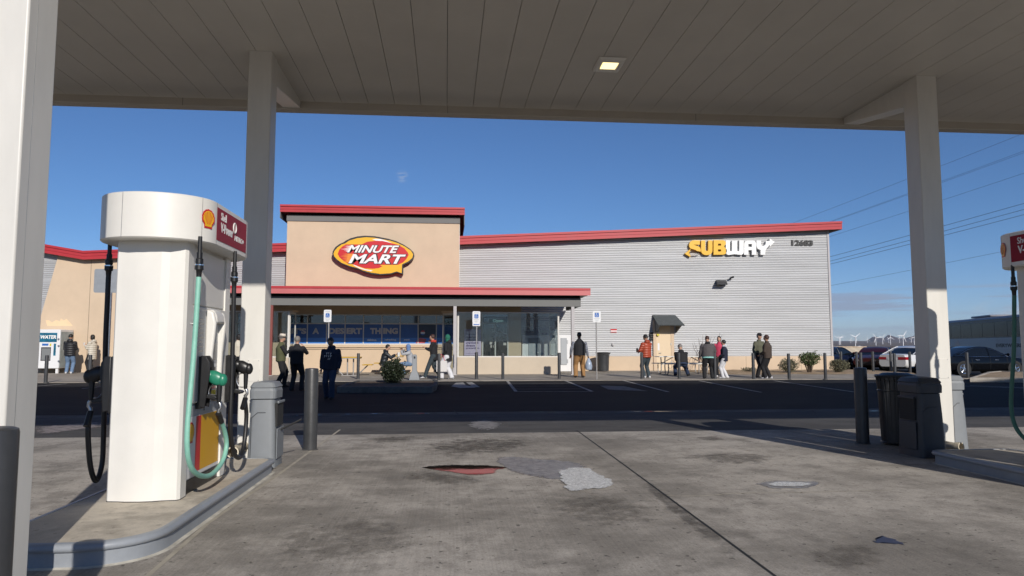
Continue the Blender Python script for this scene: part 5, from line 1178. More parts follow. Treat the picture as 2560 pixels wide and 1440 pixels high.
# two walkers by the awning post
p = at(1084, 946); person(p, 82, 1.66, 'person in dark jacket with red hood and grey trousers walking past the post', skin='skin_light', top='cloth_black', legs='cloth_slate', shoes='cloth_white', hair='hair_brown', collar='cloth_red', hands=((-.05,.34,1.22),(.12,.3,1.2)), feet=((-.1,.34,.0),(.1,-.26,.03)), lean=4, hem=.72, legw=1.05)
p = at(1119, 948); f_ = person(p, 62, 1.64, 'person in green hood, black coat and loose white trousers carrying a tote', skin='skin_light', top='cloth_black', legs='cloth_white', shoes='cloth_grey', hood='cloth_green', hands=((-.24,.1,.95),(.25,.02,.82)), feet=((-.12,.2,0),(.12,-.14,0)), collar='hood', hem=.72, legw=1.25, bulk=1.1)
q = f_((-.26,.13,.86)); b = MB(); b.hexa([q+V((x, y, z)) for z in (-.52, -.12) for x, y in ((-.19,-.05),(.19,-.05),(.19,.05),(-.19,.05))]); t = item('tote_bag', 'white cloth tote bag with pink straps', 'bag', b, 'bag_white', q+V((0,0,-.5)))
b = MB(); b.tube(spline([q+V((-.1,-.02,-.12)), q+V((-.05,-.02,.08)), q+V((.05,-.02,.08)), q+V((.1,-.02,-.12))], 5), .013, 6); b.build('strap', 'cloth_pink', t, smooth=60)
# tan trousers
p = at(1449, 944); f_ = person(p, -4, hgt(p, 831), 'person in black vest, checked sleeves and tan trousers seen from behind', skin='skin_dark', top='cloth_black', sleeve='check', legs='cloth_tan', shoes='cloth_black', hands=((-.34,.05,.88),(.33,.02,.85)), feet=((-.15,.0,0),(.15,.02,0)), bulk=1.25, legw=1.15) if M.setdefault('check', mat('check', (.16,.17,.2), .85, var=.95, scale=26)) else None
q = f_((.36,.03,.78)); b = MB(); b.lathe([(.02,-.5),(.12,-.47),(.15,-.36),(.12,-.2),(.05,-.06),(.015,.02)], q, 12); item('carrier_bag', 'clear plastic carrier bag with something dark inside', 'bag', b, 'bag_clear', q-V((0,0,.5)))
# the group round the white picnic table
p = at(1617, 945); f_ = person(p, 22, hgt(p, 837), 'person in rust red padded jacket looking at a phone', skin='skin_mid', top='puffer_red', legs='cloth_slate', shoes='cloth_white', hands=((-.2,.3,1.08),(-.02,.32,1.06)), head=(20, 22), collar='hood', puffy=1.1, hem=.83)
q = f_((-.14,.43,1.14)); b = MB(); b.obox(q, (.075, .012, .15)); t = item('phone', 'dark phone in the hand of the rust red jacket wearer', 'phone', b, 'black_plastic', q)
PT = at(1704, 936)
p = at(1706, 940); person((p.x, p.y, sz(p.y)), -6, 1.74, 'person in black coat and dusky cap hunched on the bench of the white picnic table', skin='skin_light', top='cloth_black', legs='cloth_dark_denim', shoes='cloth_black', seat=.52, feet=((-.26,.1,0),(.24,-.02,0)), hands=((-.08,.42,.86),(.08,.42,.88)), lean=26, hat=('cap', 'cloth_mauve'), hair='hair_grey', head=(0, 30), bulk=1.3, hem=.86, collar='hood')
p = at(1771, 947); person(p, -14, hgt(p, 840), 'person in grey hoodie with mint shirt showing at the hem', skin='skin_light', top='cloth_charcoal', legs='cloth_black', shoes='cloth_black', hair='hair_brown', hands=((-.32,.1,.86),(.22,.34,1.12)), feet=((-.15,0,0),(.17,.05,0)), lean=5, head=(-10, 22), bulk=1.3, under='cloth_teal', collar='cloth_black', hem=.9, legw=1.1)
p = at(1800, 942); person(p, 150, 1.6, 'person in pink top mostly hidden behind the grey hoodie', skin='skin_light', top='cloth_pink', legs='cloth_black', shoes='cloth_white', hands=((-.2,.2,.95),(.2,.2,.95)), longhair=True)
p = at(1812, 946); person(p, 62, hgt(p, 850), 'short haired person in navy jacket with white collar and white trousers', skin='skin_light', top='cloth_navy', legs='cloth_white', shoes='cloth_white', collar='cloth_white', hands=((-.15,.22,1.0),(.14,.22,.98)), feet=((-.1,.06,0),(.1,-.1,0)), bulk=1.08, hem=.78)
# the two at the end
p = at(1900, 944); person(p, 200, hgt(p, 833), 'person in dark cap and olive shirt facing the camera by the bollard', skin='skin_light', top='cloth_olive', sleeve='cloth_olive', legs='cloth_black', shoes='cloth_black', hat=('cap', 'cloth_black'), hair='hair_grey', hands=((-.27,.1,.9),(.3,.06,.86)), feet=((-.12,.06,0),(.14,.0,0)), bulk=1.12, hem=.98)
p = at(1920, 947); person(p, 48, hgt(p, 837), 'person in brown jacket, black trousers and white shoes with back turned', skin='skin_mid', top='cloth_brown', legs='cloth_black', shoes='cloth_white', hair='hair_brown', hands=((-.12,.24,.98),(.16,.22,.95)), feet=((-.08,.06,0),(.12,-.06,0)), bulk=1.15, hem=.82)
q = at(592, 945); person(q, -20, 1.66, 'person in pale pink top glimpsed between dispenser and column', skin='skin_light', top='cloth_cream', legs='cloth_black', shoes='cloth_black', longhair=True, head=(60, 0))
# ---------------------------------------------------------------- furniture on the walk
t = thing('vending_machine', 'white water vending machine with blue panels against the beige wall', 'vending machine', (wx(130, 33.3, 930), 33.4, .24))
YM = 32.95; a = PY(60, 926, YM); c = PY(151.5, 823.5, YM); ye = S-.14
b = MB(); b.box(a.x, YM, a.z+.08, c.x, ye, c.z); vb = b.build('cabinet', 'sign_white', t, bevel=.02)
def vp(nm, x0, x1, y0, y1, m, d=.012, par=None):
    p = PY(x0, y1, YM-d); q = PY(x1, y0, YM-d); b = MB(); b.box(p.x, YM-d, p.z, q.x, YM-.0005, q.z); return b.build(nm, m, par or t)
hp_ = vp('header_panel', 66, 143, 832, 855, 'water_poster')
b = MB(); wtext(b, 'WATER', 99, 141, 838, 847, YM-.0125, .04, .004, .2); b.build('header_lettering', 'white_letter', hp_)
vp('selection_panel', 105, 121, 859, 864, 'sign_blue'); vp('side_label', 133, 140, 859, 889, 'water_poster'); vp('coin_slot', 124, 128, 859, 865, 'key_yellow')
fb_ = vp('fill_bay', 101, 127.5, 868, 902, 'screen_dark', .006); vp('bay_glass', 103, 126, 871, 900, 'screen_grey', .012, fb_)
for y in (848, 865, 903): p = PY(147, y, YM); b = MB(); b.cyl(p+V((0,-.03,0)), p, .04, n=12); b.build('lock', 'dull_metal', t)
b = MB(); b.box(c.x+.0005, YM+.05, a.z+.12, c.x+.008, ye-.03, c.z-.1); b.build('side_panel', 'machine_shade', t)  # thin sheet over the cabinet side that carries the machine_shade colour
b = MB()
for x in (a.x+.1, c.x-.15): b.box(x, YM+.05, sz(YM)-.02, x+.1, YM+.15, a.z+.081)
b.build('foot', 'sign_white', t)
def yellow_table(loc, wdt, benches, label):
    t = thing('cafe_table', label, 'table', loc, group='yellow tables along the shop wall'); x, y, z = loc
    b = MB(); b.box(x-wdt/2, y-.35, z+.735, x+wdt/2, y+.35, z+.775); tt = b.build('tabletop', 'table_yellow', t, bevel=.012)
    b = MB(); b.box(x-wdt/2+.02, y-.33, z+.70, x+wdt/2-.02, y+.33, z+.733); b.build('apron', 'iron_grey', tt)
    for s in (-.12, .12): b = MB(); b.tube([(x+s, y, z+.70), (x+s, y, z+.03)], .028, 8); b.build('post', 'iron_grey', t)
    b = MB(); b.box(x-.35, y-.03, z, x+.35, y+.03, z+.03); b.build('foot', 'iron_grey', t)
    for s in benches:
        b = MB(); bx_ = x+s*(wdt/2+.28); b.box(bx_-.2, y-.3, z+.43, bx_+.2, y+.3, z+.465); st = b.build('seat', 'table_yellow', t, bevel=.012)
        b = MB(); b.tube([(bx_, y, z+.43), (x+s*.3, y, z+.04)], .025, 8); b.build('seat_arm', 'iron_grey', t)
p = GS(874, 940); yellow_table((p.x, p.y+.2, sz(p.y)), .85, (1, -1), 'empty yellow table with bench seats against the beige wall')
p = TY; yellow_table((p.x, p.y+.1, sz(p.y)), .8, (1, -1), 'yellow table where the two people eat behind the dark bush')
# white picnic table on tube legs
p = PT; t = thing('picnic_table', 'white picnic table on bent steel legs', 'picnic table', (p.x, p.y+.1, sz(p.y))); x, y, z = p.x+.15, p.y+.35, sz(p.y); L2 = 1.12
b = MB()
for i in range(3): b.box(x-L2, y-.36+.245*i, z+.74, x+L2, y-.135+.245*i, z+.775)
b.build('tabletop', 'table_white', t, bevel=.01)
for s in (-1, 1): b = MB(); b.box(x-L2, y+s*.72-.14, z+.44, x+L2, y+s*.72+.14, z+.475); b.build('bench', 'table_white', t, bevel=.01)
for s in (-1, 1):
    xx = x+s*.85
    for e in (-1, 1):
        b = MB(); b.tube(spline([(xx, y+e*.3, z+.74), (xx, y+e*.26, z+.4), (xx, y+e*.3, z+.08), (xx, y+e*.42, z+.02), (xx, y+e*.62, z+.03), (xx, y+e*.74, z+.16), (xx, y+e*.74, z+.44)], 5), .024, 8); b.build('leg', 'iron_grey', t, smooth=60)
    b = MB(); b.tube([(xx, y-.3, z+.5), (xx, y+.3, z+.5)], .02, 8); b.build('crossbar', 'iron_grey', t)
    b = MB(); b.tube([(xx, y, z+.5), (xx-s*.45, y, z+.735)], .018, 8); b.build('brace', 'iron_grey', t)
p = GS(1508, 928.5); slat_can((p.x, p.y, sz(p.y)), .3, .88, 'black slatted steel litter can between sign post and red jacket person', .04, 28)
# grey pylon beside the eaters
p = GS(1036, 951); t = thing('sign_pylon', 'tapering grey plastic pylon with a slot behind the bush', 'pylon', tuple(p)); x, y, z = p
b = MB(); b.loft([[(x+a*w_, y+c_*d_, zz) for a, c_ in ((-1,-1),(1,-1),(1,1),(-1,1))] for w_, d_, zz in ((.19,.19,z-.01), (.19,.19,z+.03), (.15,.15,z+.2), (.085,.09,z+.36), (.08,.075,z+.85), (.07,.06,z+.9), (.04,.05,z+.93))]); b.build('pylon_body', 'grey_plastic', t, bevel=.012)
b = MB(); b.box(x-.03, y-.08, z+.78, x+.03, y-.074, z+.86); b.build('slot', 'seam_dark', t)
# bollards along the kerb
BK = 'slim black bollards along the walk'
for px, py, top, lb in ((114, 957, 887, 'slim black bollard in front of the water machine'), (223, 955.5, 886, 'slim black bollard in front of the cream coat'), (895, 947.5, 883, 'slim black bollard at the corner of the planter by the empty yellow table'),
    (1097, 951, 884, 'slim black bollard in front of the green hooded walker'), (1257, 948, 883, 'slim black bollard below the open sign and glass windbreak'), (1398, 947.5, 882, 'slim black bollard at the end of the glass windbreak'),
    (1605, 947, 882, 'slim black bollard beside the rust red jacket'), (1698, 947, 882, 'slim black bollard in front of the hunched sitter'), (1788, 947, 882, 'slim black bollard in front of the grey hoodie'), (1884, 948, 883, 'slim black bollard beside the olive shirt'),
    (1973, 948, 884, 'slim black bollard in front of the small sage bush'), (2064, 948, 883, 'slim black bollard between the tall bush and the shop corner'), (2154, 948, 882, 'slim black bollard right behind the thick shaded bollard'), (2238, 947, 884, 'slim black bollard behind the slatted can, front of the white car'), (2420, 945, 882, 'slim black bollard before the black sedan')):
    p = GS(px, py); bollard('slim_bollard', (p.x, p.y, sz(p.y)), .057, min(1.05, max(.86, hgt(p, top))), lb, BK)
for px, py, lb in ((2104, 931, 'slim black bollard at the rear of the walk before the blue car wheel'), (2143, 931, 'slim black bollard crossing the blue car door'), (2183.5, 930, 'slim black bollard before the red car'), (2228, 931, 'slim black bollard at the white car boot'), (2276, 933, 'slim black bollard by the white car rear wheel')):
    p = G(px, py, .25); bollard('slim_bollard', (p.x, p.y, .25), .057, .95, lb, BK)
# accessible parking signs
def parkingsign(px, py, y0, y1, label, plate=False):
    p = GS(px, py); t = thing('parking_sign', label, 'parking sign', (p.x, p.y, sz(p.y)), group='accessible parking signs'); Y = p.y-.05; a = PY(px-9.8, y1, Y); c = PY(px+9.8, y0, Y)
    b = MB(); b.cyl((p.x, p.y, sz(p.y)), (p.x, p.y, c.z-.05), .024, n=10); b.build('post', 'iron_grey', t, smooth=40)
    b = MB(); b.loft([[(x, yy, z) for x, z in rrect(a.x, a.z, c.x, c.z, .04, 3)] for yy in (Y, Y+.006)]); pl = b.build('plate', 'sign_white', t)
    w_ = c.x-a.x; cx = (a.x+c.x)/2; b = MB(); zb2 = a.z+w_*.62; b.loft([[(x, yy, z) for x, z in rrect(cx-w_*.27, zb2, cx+w_*.27, zb2+w_*.54, .03, 3)] for yy in (Y-.003, Y-.0005)]); b.build('blue_panel', 'sign_blue', pl)
    yy = Y-.0045; q = V((cx, yy, zb2+w_*.27)); b = MB(); sc = w_*.5
    b.prism(disc(q+V((-.06*sc, 0, .34*sc)), .08*sc, 12), (0, .001, 0)); b.tube([q+V((-.06*sc,0,.2*sc)), q+V((-.03*sc,0,-.05*sc)), q+V((.16*sc,0,-.05*sc)), q+V((.26*sc,0,-.3*sc))], .035*sc, 6)
    b.tube([q+V((-.05*sc+.24*sc*math.cos(R(i)),0,-.12*sc+.24*sc*math.sin(R(i)))) for i in range(120, 345, 15)], .03*sc, 6); b.build('wheelchair_symbol', 'white_letter', pl)
    b = MB()
    for i, (zz, wd) in enumerate(((c.z-.06, .62), (c.z-.115, .5), (a.z+.15, .7), (a.z+.09, .55), (a.z+.05, .3))): b.box(cx-w_*wd/2, Y-.002, zz-.012, cx+w_*wd/2, Y-.0003, zz+.004)
    b.build('small_lettering', 'panel_grey', pl)
    if plate:
        a2 = PY(px-9.5, 815, Y); c2 = PY(px+9.5, 808, Y); b = MB(); b.box(a2.x, Y, a2.z, c2.x, Y+.006, c2.z); p2 = b.build('lower_plate', 'sign_white', t); b = MB(); b.box(a2.x+.03, Y-.003, a2.z+.035, c2.x-.03, Y-.0005, c2.z-.035); b.build('lower_band', 'sign_blue', p2)
    return p
parkingsign(819, 949, 774.5, 805, 'accessible parking sign on its post before the beige wall windows')
p = parkingsign(1191, 948, 778, 808, 'accessible parking sign with a small blue plate below, before the glass windbreak', True); bollard('slim_bollard', (p.x, p.y, sz(p.y)), .06, 1.0, 'slim black bollard sleeve round the sign post with the blue plate', BK)
p = parkingsign(1492, 948, 777.5, 805.5, 'accessible parking sign on its post beside the round litter can')
b = MB()
# the back of a tall road sign seen past the dispenser
p = GA(262, 966); t = thing('road_sign', 'blank grey back of a large road sign behind the white dispenser', 'road sign', (p.x, p.y, gz(p.x, p.y))); a = PY(233.5, 731.5, p.y); c = PY(322, 673, p.y); b = MB(); b.loft([[(x, yy, z) for x, z in rrect(a.x, a.z, c.x, c.z, .06, 4)] for yy in (p.y, p.y+.008)]); b.build('plate', 'grey_steel', t); xm = (a.x+c.x)/2; b = MB(); b.box(xm-.03, p.y+.01, gz(p.x, p.y), xm+.03, p.y+.06, c.z-.02); b.build('post', 'dull_metal', t)
# ---------------------------------------------------------------- vehicles
def car(loc, head_deg, paint, label, L_=4.85, Wd=1.84, H=1.46, wb=2.8, chrome=False, trunk=.98, hoodz=.9, suv=False, rims='chrome', lit=None):
    """local +x is forwards; heading in degrees from world +x"""
    t = thing('parked_car', label, 'car', loc, R(head_deg), 'cars parked beyond the walk'); hw = Wd/2; xr, xf = -L_/2, L_/2
    xs = [xr, xr+.06, xr+.25, xr+.75, xr+1.2, -.6, .2, xf-1.55, xf-.9, xf-.4, xf-.12, xf]
    def deck(x):
        if x < xr+1.2: return trunk-.03*(x < xr+.1)-.02*(xr+1.2-x)
        if x > xf-1.6: q = (x-(xf-1.6))/1.6; return hoodz+.06-.2*q**2.2-.02*q
        return hoodz+.05
    def halfw(x):
        e = max(0.0, min(x-xr, xf-x)); return hw*(.80+.2*min(1, (e/.55))**.55) if e < .55 else hw
    def rng_(x):
        w_ = halfw(x); zd = deck(x); zb = .22 if xr+.2 < x < xf-.2 else .34
        half = [(0, zb), (w_*.82, zb), (w_*.95, zb+.08), (w_, .55), (w_*.985, .72), (w_*.93, zd-.04), (w_*.82, zd), (0, zd+.025)]
        return [(x, y, z) for y, z in half]+[(x, -y, z) for y, z in half[-2:0:-1]]
    b = MB(); b.loft([rng_(x) for x in xs]); body = b.build('body', paint, t, local=True, smooth=38)
    # glasshouse
    g0, g1 = (xr+.55, xf-1.25); gx = [g0, g0+.35, g0+.85, g0+1.25, -.05, .35, .75, g1-.3, g1]
    if suv: gx = [xr+.12, xr+.3, xr+.55, xr+1.0, -.05, .35, .75, g1-.3, g1]
    def roof(x):
        a, c = gx[0], gx[-1]; q = (x-a)/(c-a)
        rise = sm(min(1, (x-a)/(.5 if suv else 1.25)))**.8; fall = sm(min(1, (c-x)/1.25))**.8
        return deck(x)-.02+(H-deck(x))*min(rise, fall)*(1-.06*abs(q-.45)*2)
    def gring(x, grow=0.0):
        zr = roof(x); zd = deck(x)-.03; f_ = (zr-zd)/(H-zd+.001); wb_ = hw*.925+grow; wt = (hw*.925-.2*f_)+grow
        return [(x, wb_, zd), (x, (wb_+wt)/2+.015, (zd+zr)/2), (x, wt, zr-.03*f_), (x, wt*.6, zr+grow), (x, 0, zr+.012+grow)]
    b = MB(); b.loft([gring(x)+[(p[0], -p[1], p[2]) for p in gring(x)[-2::-1]] for x in gx]); b.build('window_glass', 'car_glass', t, local=True, smooth=50)
    b = MB(); rx = [x for x in gx[(1 if suv else 2):-2]]; b.loft([[(x, y, z) for _, y, z in (gring(x, .008)[2:]+[(p[0], -p[1], p[2]) for p in gring(x, .008)[-2:1:-1]])] for x in rx], caps=False, closed=False); b.build('roof', paint, t, local=True, smooth=50)
    for s in (-1, 1):                             # pillars and sills of the windows
        def pp(x, k_): q = gring(x, .006)[k_]; return (q[0], s*q[1], q[2])
        b = MB(); b.tube([pp(x, 2) for x in gx], .028, 6)
        x = .05; b.tube([pp(x, 0), pp(x, 1), pp(x, 2)], .03, 6); b.build('pillar', paint, t, local=True, smooth=60)
        if chrome:
            b = MB(); b.tube([(gring(x, .02)[2][0], s*(gring(x, .02)[2][1]+.012), gring(x)[2][2]-.035) for x in gx[1:]], .011, 6); b.tube([(x, s*(hw*.93+.006), deck(x)-.015) for x in gx], .01, 6); b.build('chrome_strip', 'chrome', t, local=True, smooth=60)
        b = MB(); b.ball((g1-.28, s*(hw+.1), deck(g1)+.1), (.06, .11, .07), 6); b.build('mirror', paint, t, local=True, smooth=60)
        b = MB()
        for x0 in (-.95, .05, 1.0): b.tube([(x0, s*(hw*.938+.002), deck(x0)-.05), (x0+.0, s*(hw*.988), .72), (x0, s*(hw*1.002), .55), (x0, s*(hw*.955), .31)], .006, 5)
        b.build('door_seam', 'seam_dark', t, local=True)
        for x0 in (-.75, .3): b = MB(); b.box(x0, s*hw*.985-.02, .76, x0+.2, s*hw*.985+.025, .79); b.build('door_handle', 'chrome' if chrome else paint, t, local=True, bevel=.008)
        # lamps
        b = MB(); x0 = xf-.32; b.loft([[(x, s*y, z) for y, z in ((halfw(x)*.5+.0, z0+.0), (halfw(x)*1.0+.006, z0+.03), (halfw(x)*1.0+.006, z0+.13), (halfw(x)*.5, z0+.1))] for x, z0 in ((x0-.15, .66), (x0, .64), (xf-.09, .6), (xf-.0, .585))]); b.build('headlight', 'lamp_clear', t, local=True, smooth=40)
        b = MB(); b.loft([[(x, s*y, z) for y, z in ((halfw(x)*.45, z0), (halfw(x)+.008, z0), (halfw(x)+.004, z0+.15), (halfw(x)*.45, z0+.15))] for x, z0 in ((xr-.008, .72), (xr+.1, .72), (xr+.3, .76))]); b.build('tail_light', 'lamp_red', t, local=True, smooth=40)
    b = MB(); b.box(xr-.012, -.26, .7, xr+.03, .26, .82); b.build('number_plate', 'sign_white', t, local=True)
    b = MB(); b.box(xf-.06, -.5, .36, xf+.006, .5, .56); b.build('grille', 'black_plastic', t, local=True, bevel=.02)
    for x in (-wb/2-.02, wb/2-.02):
        for s in (-1, 1):
            r_ = .335; yo = s*(hw-.115); b = MB(); b.tube([(x, yo-s*.3, r_+.005), (x, s*(hw+.004), r_+.005)], r_+.055, 28); b.build('wheel_arch', 'seam_dark', t, local=True, smooth=50)
            q = lambda rr, y_: [(x+rr*math.cos(R(i*12.86)), y_, r_+rr*math.sin(R(i*12.86))) for i in range(28)]
            b = MB(); b.loft([q(.23, yo+s*.12), q(r_-.02, yo+s*.128), q(r_, yo+s*.1), q(r_, yo-s*.1), q(.2, yo-s*.1)]); wh = b.build('wheel', 'tyre', t, local=True, smooth=40)
            b = MB(); b.loft([q(.235, yo+s*.122), q(.222, yo+s*.13), q(.2, yo+s*.124), q(.21, yo+s*.05)], caps=False)
            for i in range(5):
                a = R(90+72*i); d = V((math.cos(a), 0, math.sin(a))); c0 = V((x, yo+s*.122, r_)); b.tube([c0+d*.03, c0+d*.12, c0+d*.215], [(.04,.018), (.03,.016), (.042,.014)], 8, ax=V((-d.z, 0, d.x)))
            b.tube([(x, yo+s*.1, r_), (x, yo+s*.136, r_)], .05, 12); b.build('rim', rims, wh, local=True, smooth=40)
    return t
def carat(px, py, z=0.0): p = G(px, py, z); return (p.x, p.y, z)
p = G(2468, 939, 0); car((p.x, p.y+.75, 0), 3, 'car_black', 'black sedan with chrome window line, wholly side on before the coach', chrome=True, L_=4.92, wb=2.83, trunk=1.0)
p = G(2232, 932, 0); car((p.x+2.14, p.y+1.14, 0), 28, 'car_white', 'white sedan with red tail lights showing its boot', trunk=1.04, H=1.49)
car((23.45, 42.15, 0), 214, 'car_blue', 'dark blue car with pale seats, nose behind the shop corner', H=1.45)
car((26.33, 41.62, 0), 226, 'car_red', 'dark red car squeezed between the blue and the white car', H=1.44)
p = G(2068, 917, 0); car((p.x, p.y+2, 0), -8, 'car_white', 'white hatchback peeping past the corner of the shop', H=1.62, suv=True, L_=4.6)
# touring coach
A = PY(2370, 800, 51.5); Bq = PY(2540, 783, 41.0); A = V((A.x, A.y, 0)); Bq = V((Bq.x, Bq.y, 0)); d = (Bq-A).normalized(); ang = math.degrees(math.atan2(d.y, d.x))
ch = thing('tour_coach', 'pale touring coach with a long dark window band behind the black sedan', 'coach', tuple(A-d*1.5), R(ang)); LB, HB = 13.4, 3.5
def cx(b, x0, y0, z0, x1, y1, z1): b.box(x0, y0, z0, x1, y1, z1)
b = MB(); sec = [(0, .35), (0, 3.1), (.06, 3.3), (.22, 3.44), (1.27, 3.52), (2.32, 3.44), (2.48, 3.3), (2.54, 3.1), (2.54, .35)]
b.loft([[(x, -2.54+y if False else -y*0+ (y-2.54), z) for y, z in sec] for x in (0, .05, LB-.6, LB)]); 
for v in b.v: v.y = -(v.y+0)-2.54*0
b.v = [V((v.x, v.y, v.z)) for v in b.v]
# visible flank: the one that faces the camera (local y = 0 or 2.54)
nrm = V((-math.sin(R(ang)), math.cos(R(ang)), 0)); toward = (CAM-A); fy = 2.54 if nrm.dot(toward) > 0 else 0.0
sgn = 1 if fy else -1
if fy:                                            # shift so the flank lies on the line A-B
    for v in b.v: v.y -= 2.54
    fy = 0.0
bo = b.build('body', 'bus_white', ch, local=True, smooth=40)
b = MB(); b.box(.1, min(fy+sgn*.004, fy), 2.02, LB-.3, max(fy+sgn*.004, fy), 3.12); band_ = b.build('window_band', 'black_plastic', ch, local=True)
for i in range(7):
    x0 = .2+1.85*i; b = MB(); b.box(x0, min(fy+sgn*.004, fy+sgn*.012), 2.1, x0+1.79, max(fy+sgn*.004, fy+sgn*.012), 3.05); b.build('window', 'coach_glass', ch, local=True)
b = MB(); b.box(.0, -2.5 if fy == 0 and sgn > 0 else .05, 3.3, LB-.2, -.02 if sgn > 0 else 2.5, 3.36); 
b = MB(); yc = (-1.27 if sgn > 0 else 1.27); b.box(4.2, yc-.7, 3.5, 7.4, yc+.7, 3.64); b.build('roof_unit', 'bus_grey', ch, local=True, bevel=.05)
b = MB(); ya_, yb_ = (-2.4, -.14) if sgn > 0 else (.14, 2.4)
b.box(LB, ya_, 1.35, LB+.02, yb_, 3.2); b.build('windscreen', 'coach_glass', ch, local=True, bevel=.01)
b = MB(); b.box(.02, min(fy, fy+sgn*.003), 3.14, LB-.1, max(fy, fy+sgn*.003), 3.28); b.build('roof_rail', 'black_plastic', ch, local=True)
b = MB(); yq = fy+sgn*.006; b.prism([(2.4, fy, 1.45), (3.9, fy, 1.45), (3.15, fy, 1.95)], (0, sgn*.006, 0)); b.build('triangle_mark', 'bus_grey', ch, local=True)
b = MB(); b.box(.05, min(fy, fy+sgn*.004), 1.22, LB-.1, max(fy, fy+sgn*.004), 1.25); b.build('flank_seam', 'bus_grey', ch, local=True)
ux = V((1,0,0)) if sgn < 0 else V((-1,0,0))
def bt(s, x0, x1, z0, z1, m, bold):
    o_ = V((x0, fy, z0)) if sgn < 0 else V((x1, fy, z0)); b = MB(); b.text(s, o_, ux, UV, x1-x0, z1-z0, .006, bold, nrm=(0, sgn, 0)); b.build('lettering', m, ch, local=True)
W0 = 9.5
bt('SIGHTSEEING', W0, W0+3.6, 1.72, 1.94, 'bus_grey', .0); bt('EVERYWHERE', W0, W0+3.6, 1.4, 1.64, 'black_letter', .045)
for x in (2.9, 10.9):
    b = MB(); yw = fy; b.tube([(x, fy-sgn*.3, .5), (x, fy+sgn*.01, .5)], .5, 26); wh = b.build('wheel', 'tyre', ch, local=True, smooth=40); b = MB(); b.tube([(x, fy+sgn*.011, .5), (x, fy+sgn*.03, .5)], [.3, .2], 20); b.build('rim', 'dull_metal', wh, local=True, smooth=40)
# ---------------------------------------------------------------- far things
def turbine(px, hub, base, rot, r, label):
    Y = 80*1776/max(12, (base-hub))*.97; p = PY(px, base+1, Y); h_ = PY(px, hub, Y); t = thing('wind_turbine', label, 'wind turbine', tuple(p), group='wind turbines on the plain'); hh = h_.z
    b = MB(); b.tube([p-V((0,0,12)), V((p.x, p.y, hh))], [3.6, 2.2], 10); b.build('tower', 'turbine_white', t, smooth=60)
    b = MB(); b.box(p.x-2, p.y-5, hh-2, p.x+2, p.y+6, hh+2.2); b.build('nacelle', 'turbine_white', t)
    rl = r*Y/1776; c0 = V((p.x, p.y-6.5, hh))
    for i in range(3):
        a = R(rot+120*i); d_ = V((math.cos(a), 0, math.sin(a))); b = MB(); b.tube([c0, c0+d_*rl*.25, c0+d_*rl], [(2.2,1.2), (3.1,1), (1.1,.5)], 6, ax=V((-d_.z, 0, d_.x))); b.build('blade', 'turbine_white', t, smooth=60)
    b = MB(); b.ball(c0, 2.6, 5); b.build('hub', 'turbine_white', t, smooth=60)
for a in ((2098, 846, 863, 35, 15, 'pale wind turbine nearest the shop corner'), (2101.5, 845, 861, 20, 10, 'small wind turbine just behind the one nearest the shop corner'), (2139, 842.5, 866, 38, 16, 'tall wind turbine above the beige boundary wall'), (2127, 850, 861, 80, 7, 'tiny faint wind turbine left of the tall one above the boundary wall'), (2169, 849, 858.5, -20, 8, 'little wind turbine at the foot of the first peak'),
          (2190, 844.5, 864, 125, 14, 'wind turbine crossing the first peak'), (2207, 843, 859, 170, 11, 'wind turbine between the two peaks'), (2226.5, 843.5, 860.5, 90, 11, 'wind turbine in front of the second peak'), (2222, 846, 856, 30, 6, 'tiny wind turbine beside the second peak turbine'), (2249, 844.5, 855.5, 95, 6, 'thin distant wind turbine behind the right ridge'), (2258.5, 840, 864.5, 55, 17, 'largest wind turbine above the white sedan'), (2278, 848, 856, 40, 8, 'wind turbine by the edge of the shaded column'), (2286, 843, 861, 60, 12, 'wind turbine half hidden by the shaded column')): turbine(*a)
t = thing('boundary_wall', 'long low beige boundary wall beyond the parked cars', 'wall', tuple(G(2130, 888, 0))); a = PY(2020, 868.5, 85); c = PY(2166, 890, 85); b = MB(); b.box(a.x-30, 85, -.3, c.x, 85.4, a.z); b.build('wall_face', 'stucco_pale', t); b = MB(); b.box(a.x-30.05, 84.95, a.z, c.x+.05, 85.45, a.z+.12); b.build('coping', 'stucco', t)
t = thing('shade_tent', 'tiny white pointed tent top above the boundary wall', 'tent', tuple(PY(2148, 870, 100))); p = PY(2148, 864.5, 100); b = MB(); b.loft([[(p.x+q*math.cos(R(90*i+45)), 100+q*math.sin(R(90*i+45)), z_) for i in range(4)] for q, z_ in ((.02, p.z), (2.4, p.z-.55), (2.4, p.z-.75))]); b.build('tent_roof', 'sign_white', t)
b = MB()
for i in range(4): x_, y_ = p.x+2.3*math.cos(R(90*i+45)), 100+2.3*math.sin(R(90*i+45)); b.tube([(x_, y_, -.3), (x_, y_, p.z-.7)], .05, 6)
b.build('tent_legs', 'iron_grey', t)
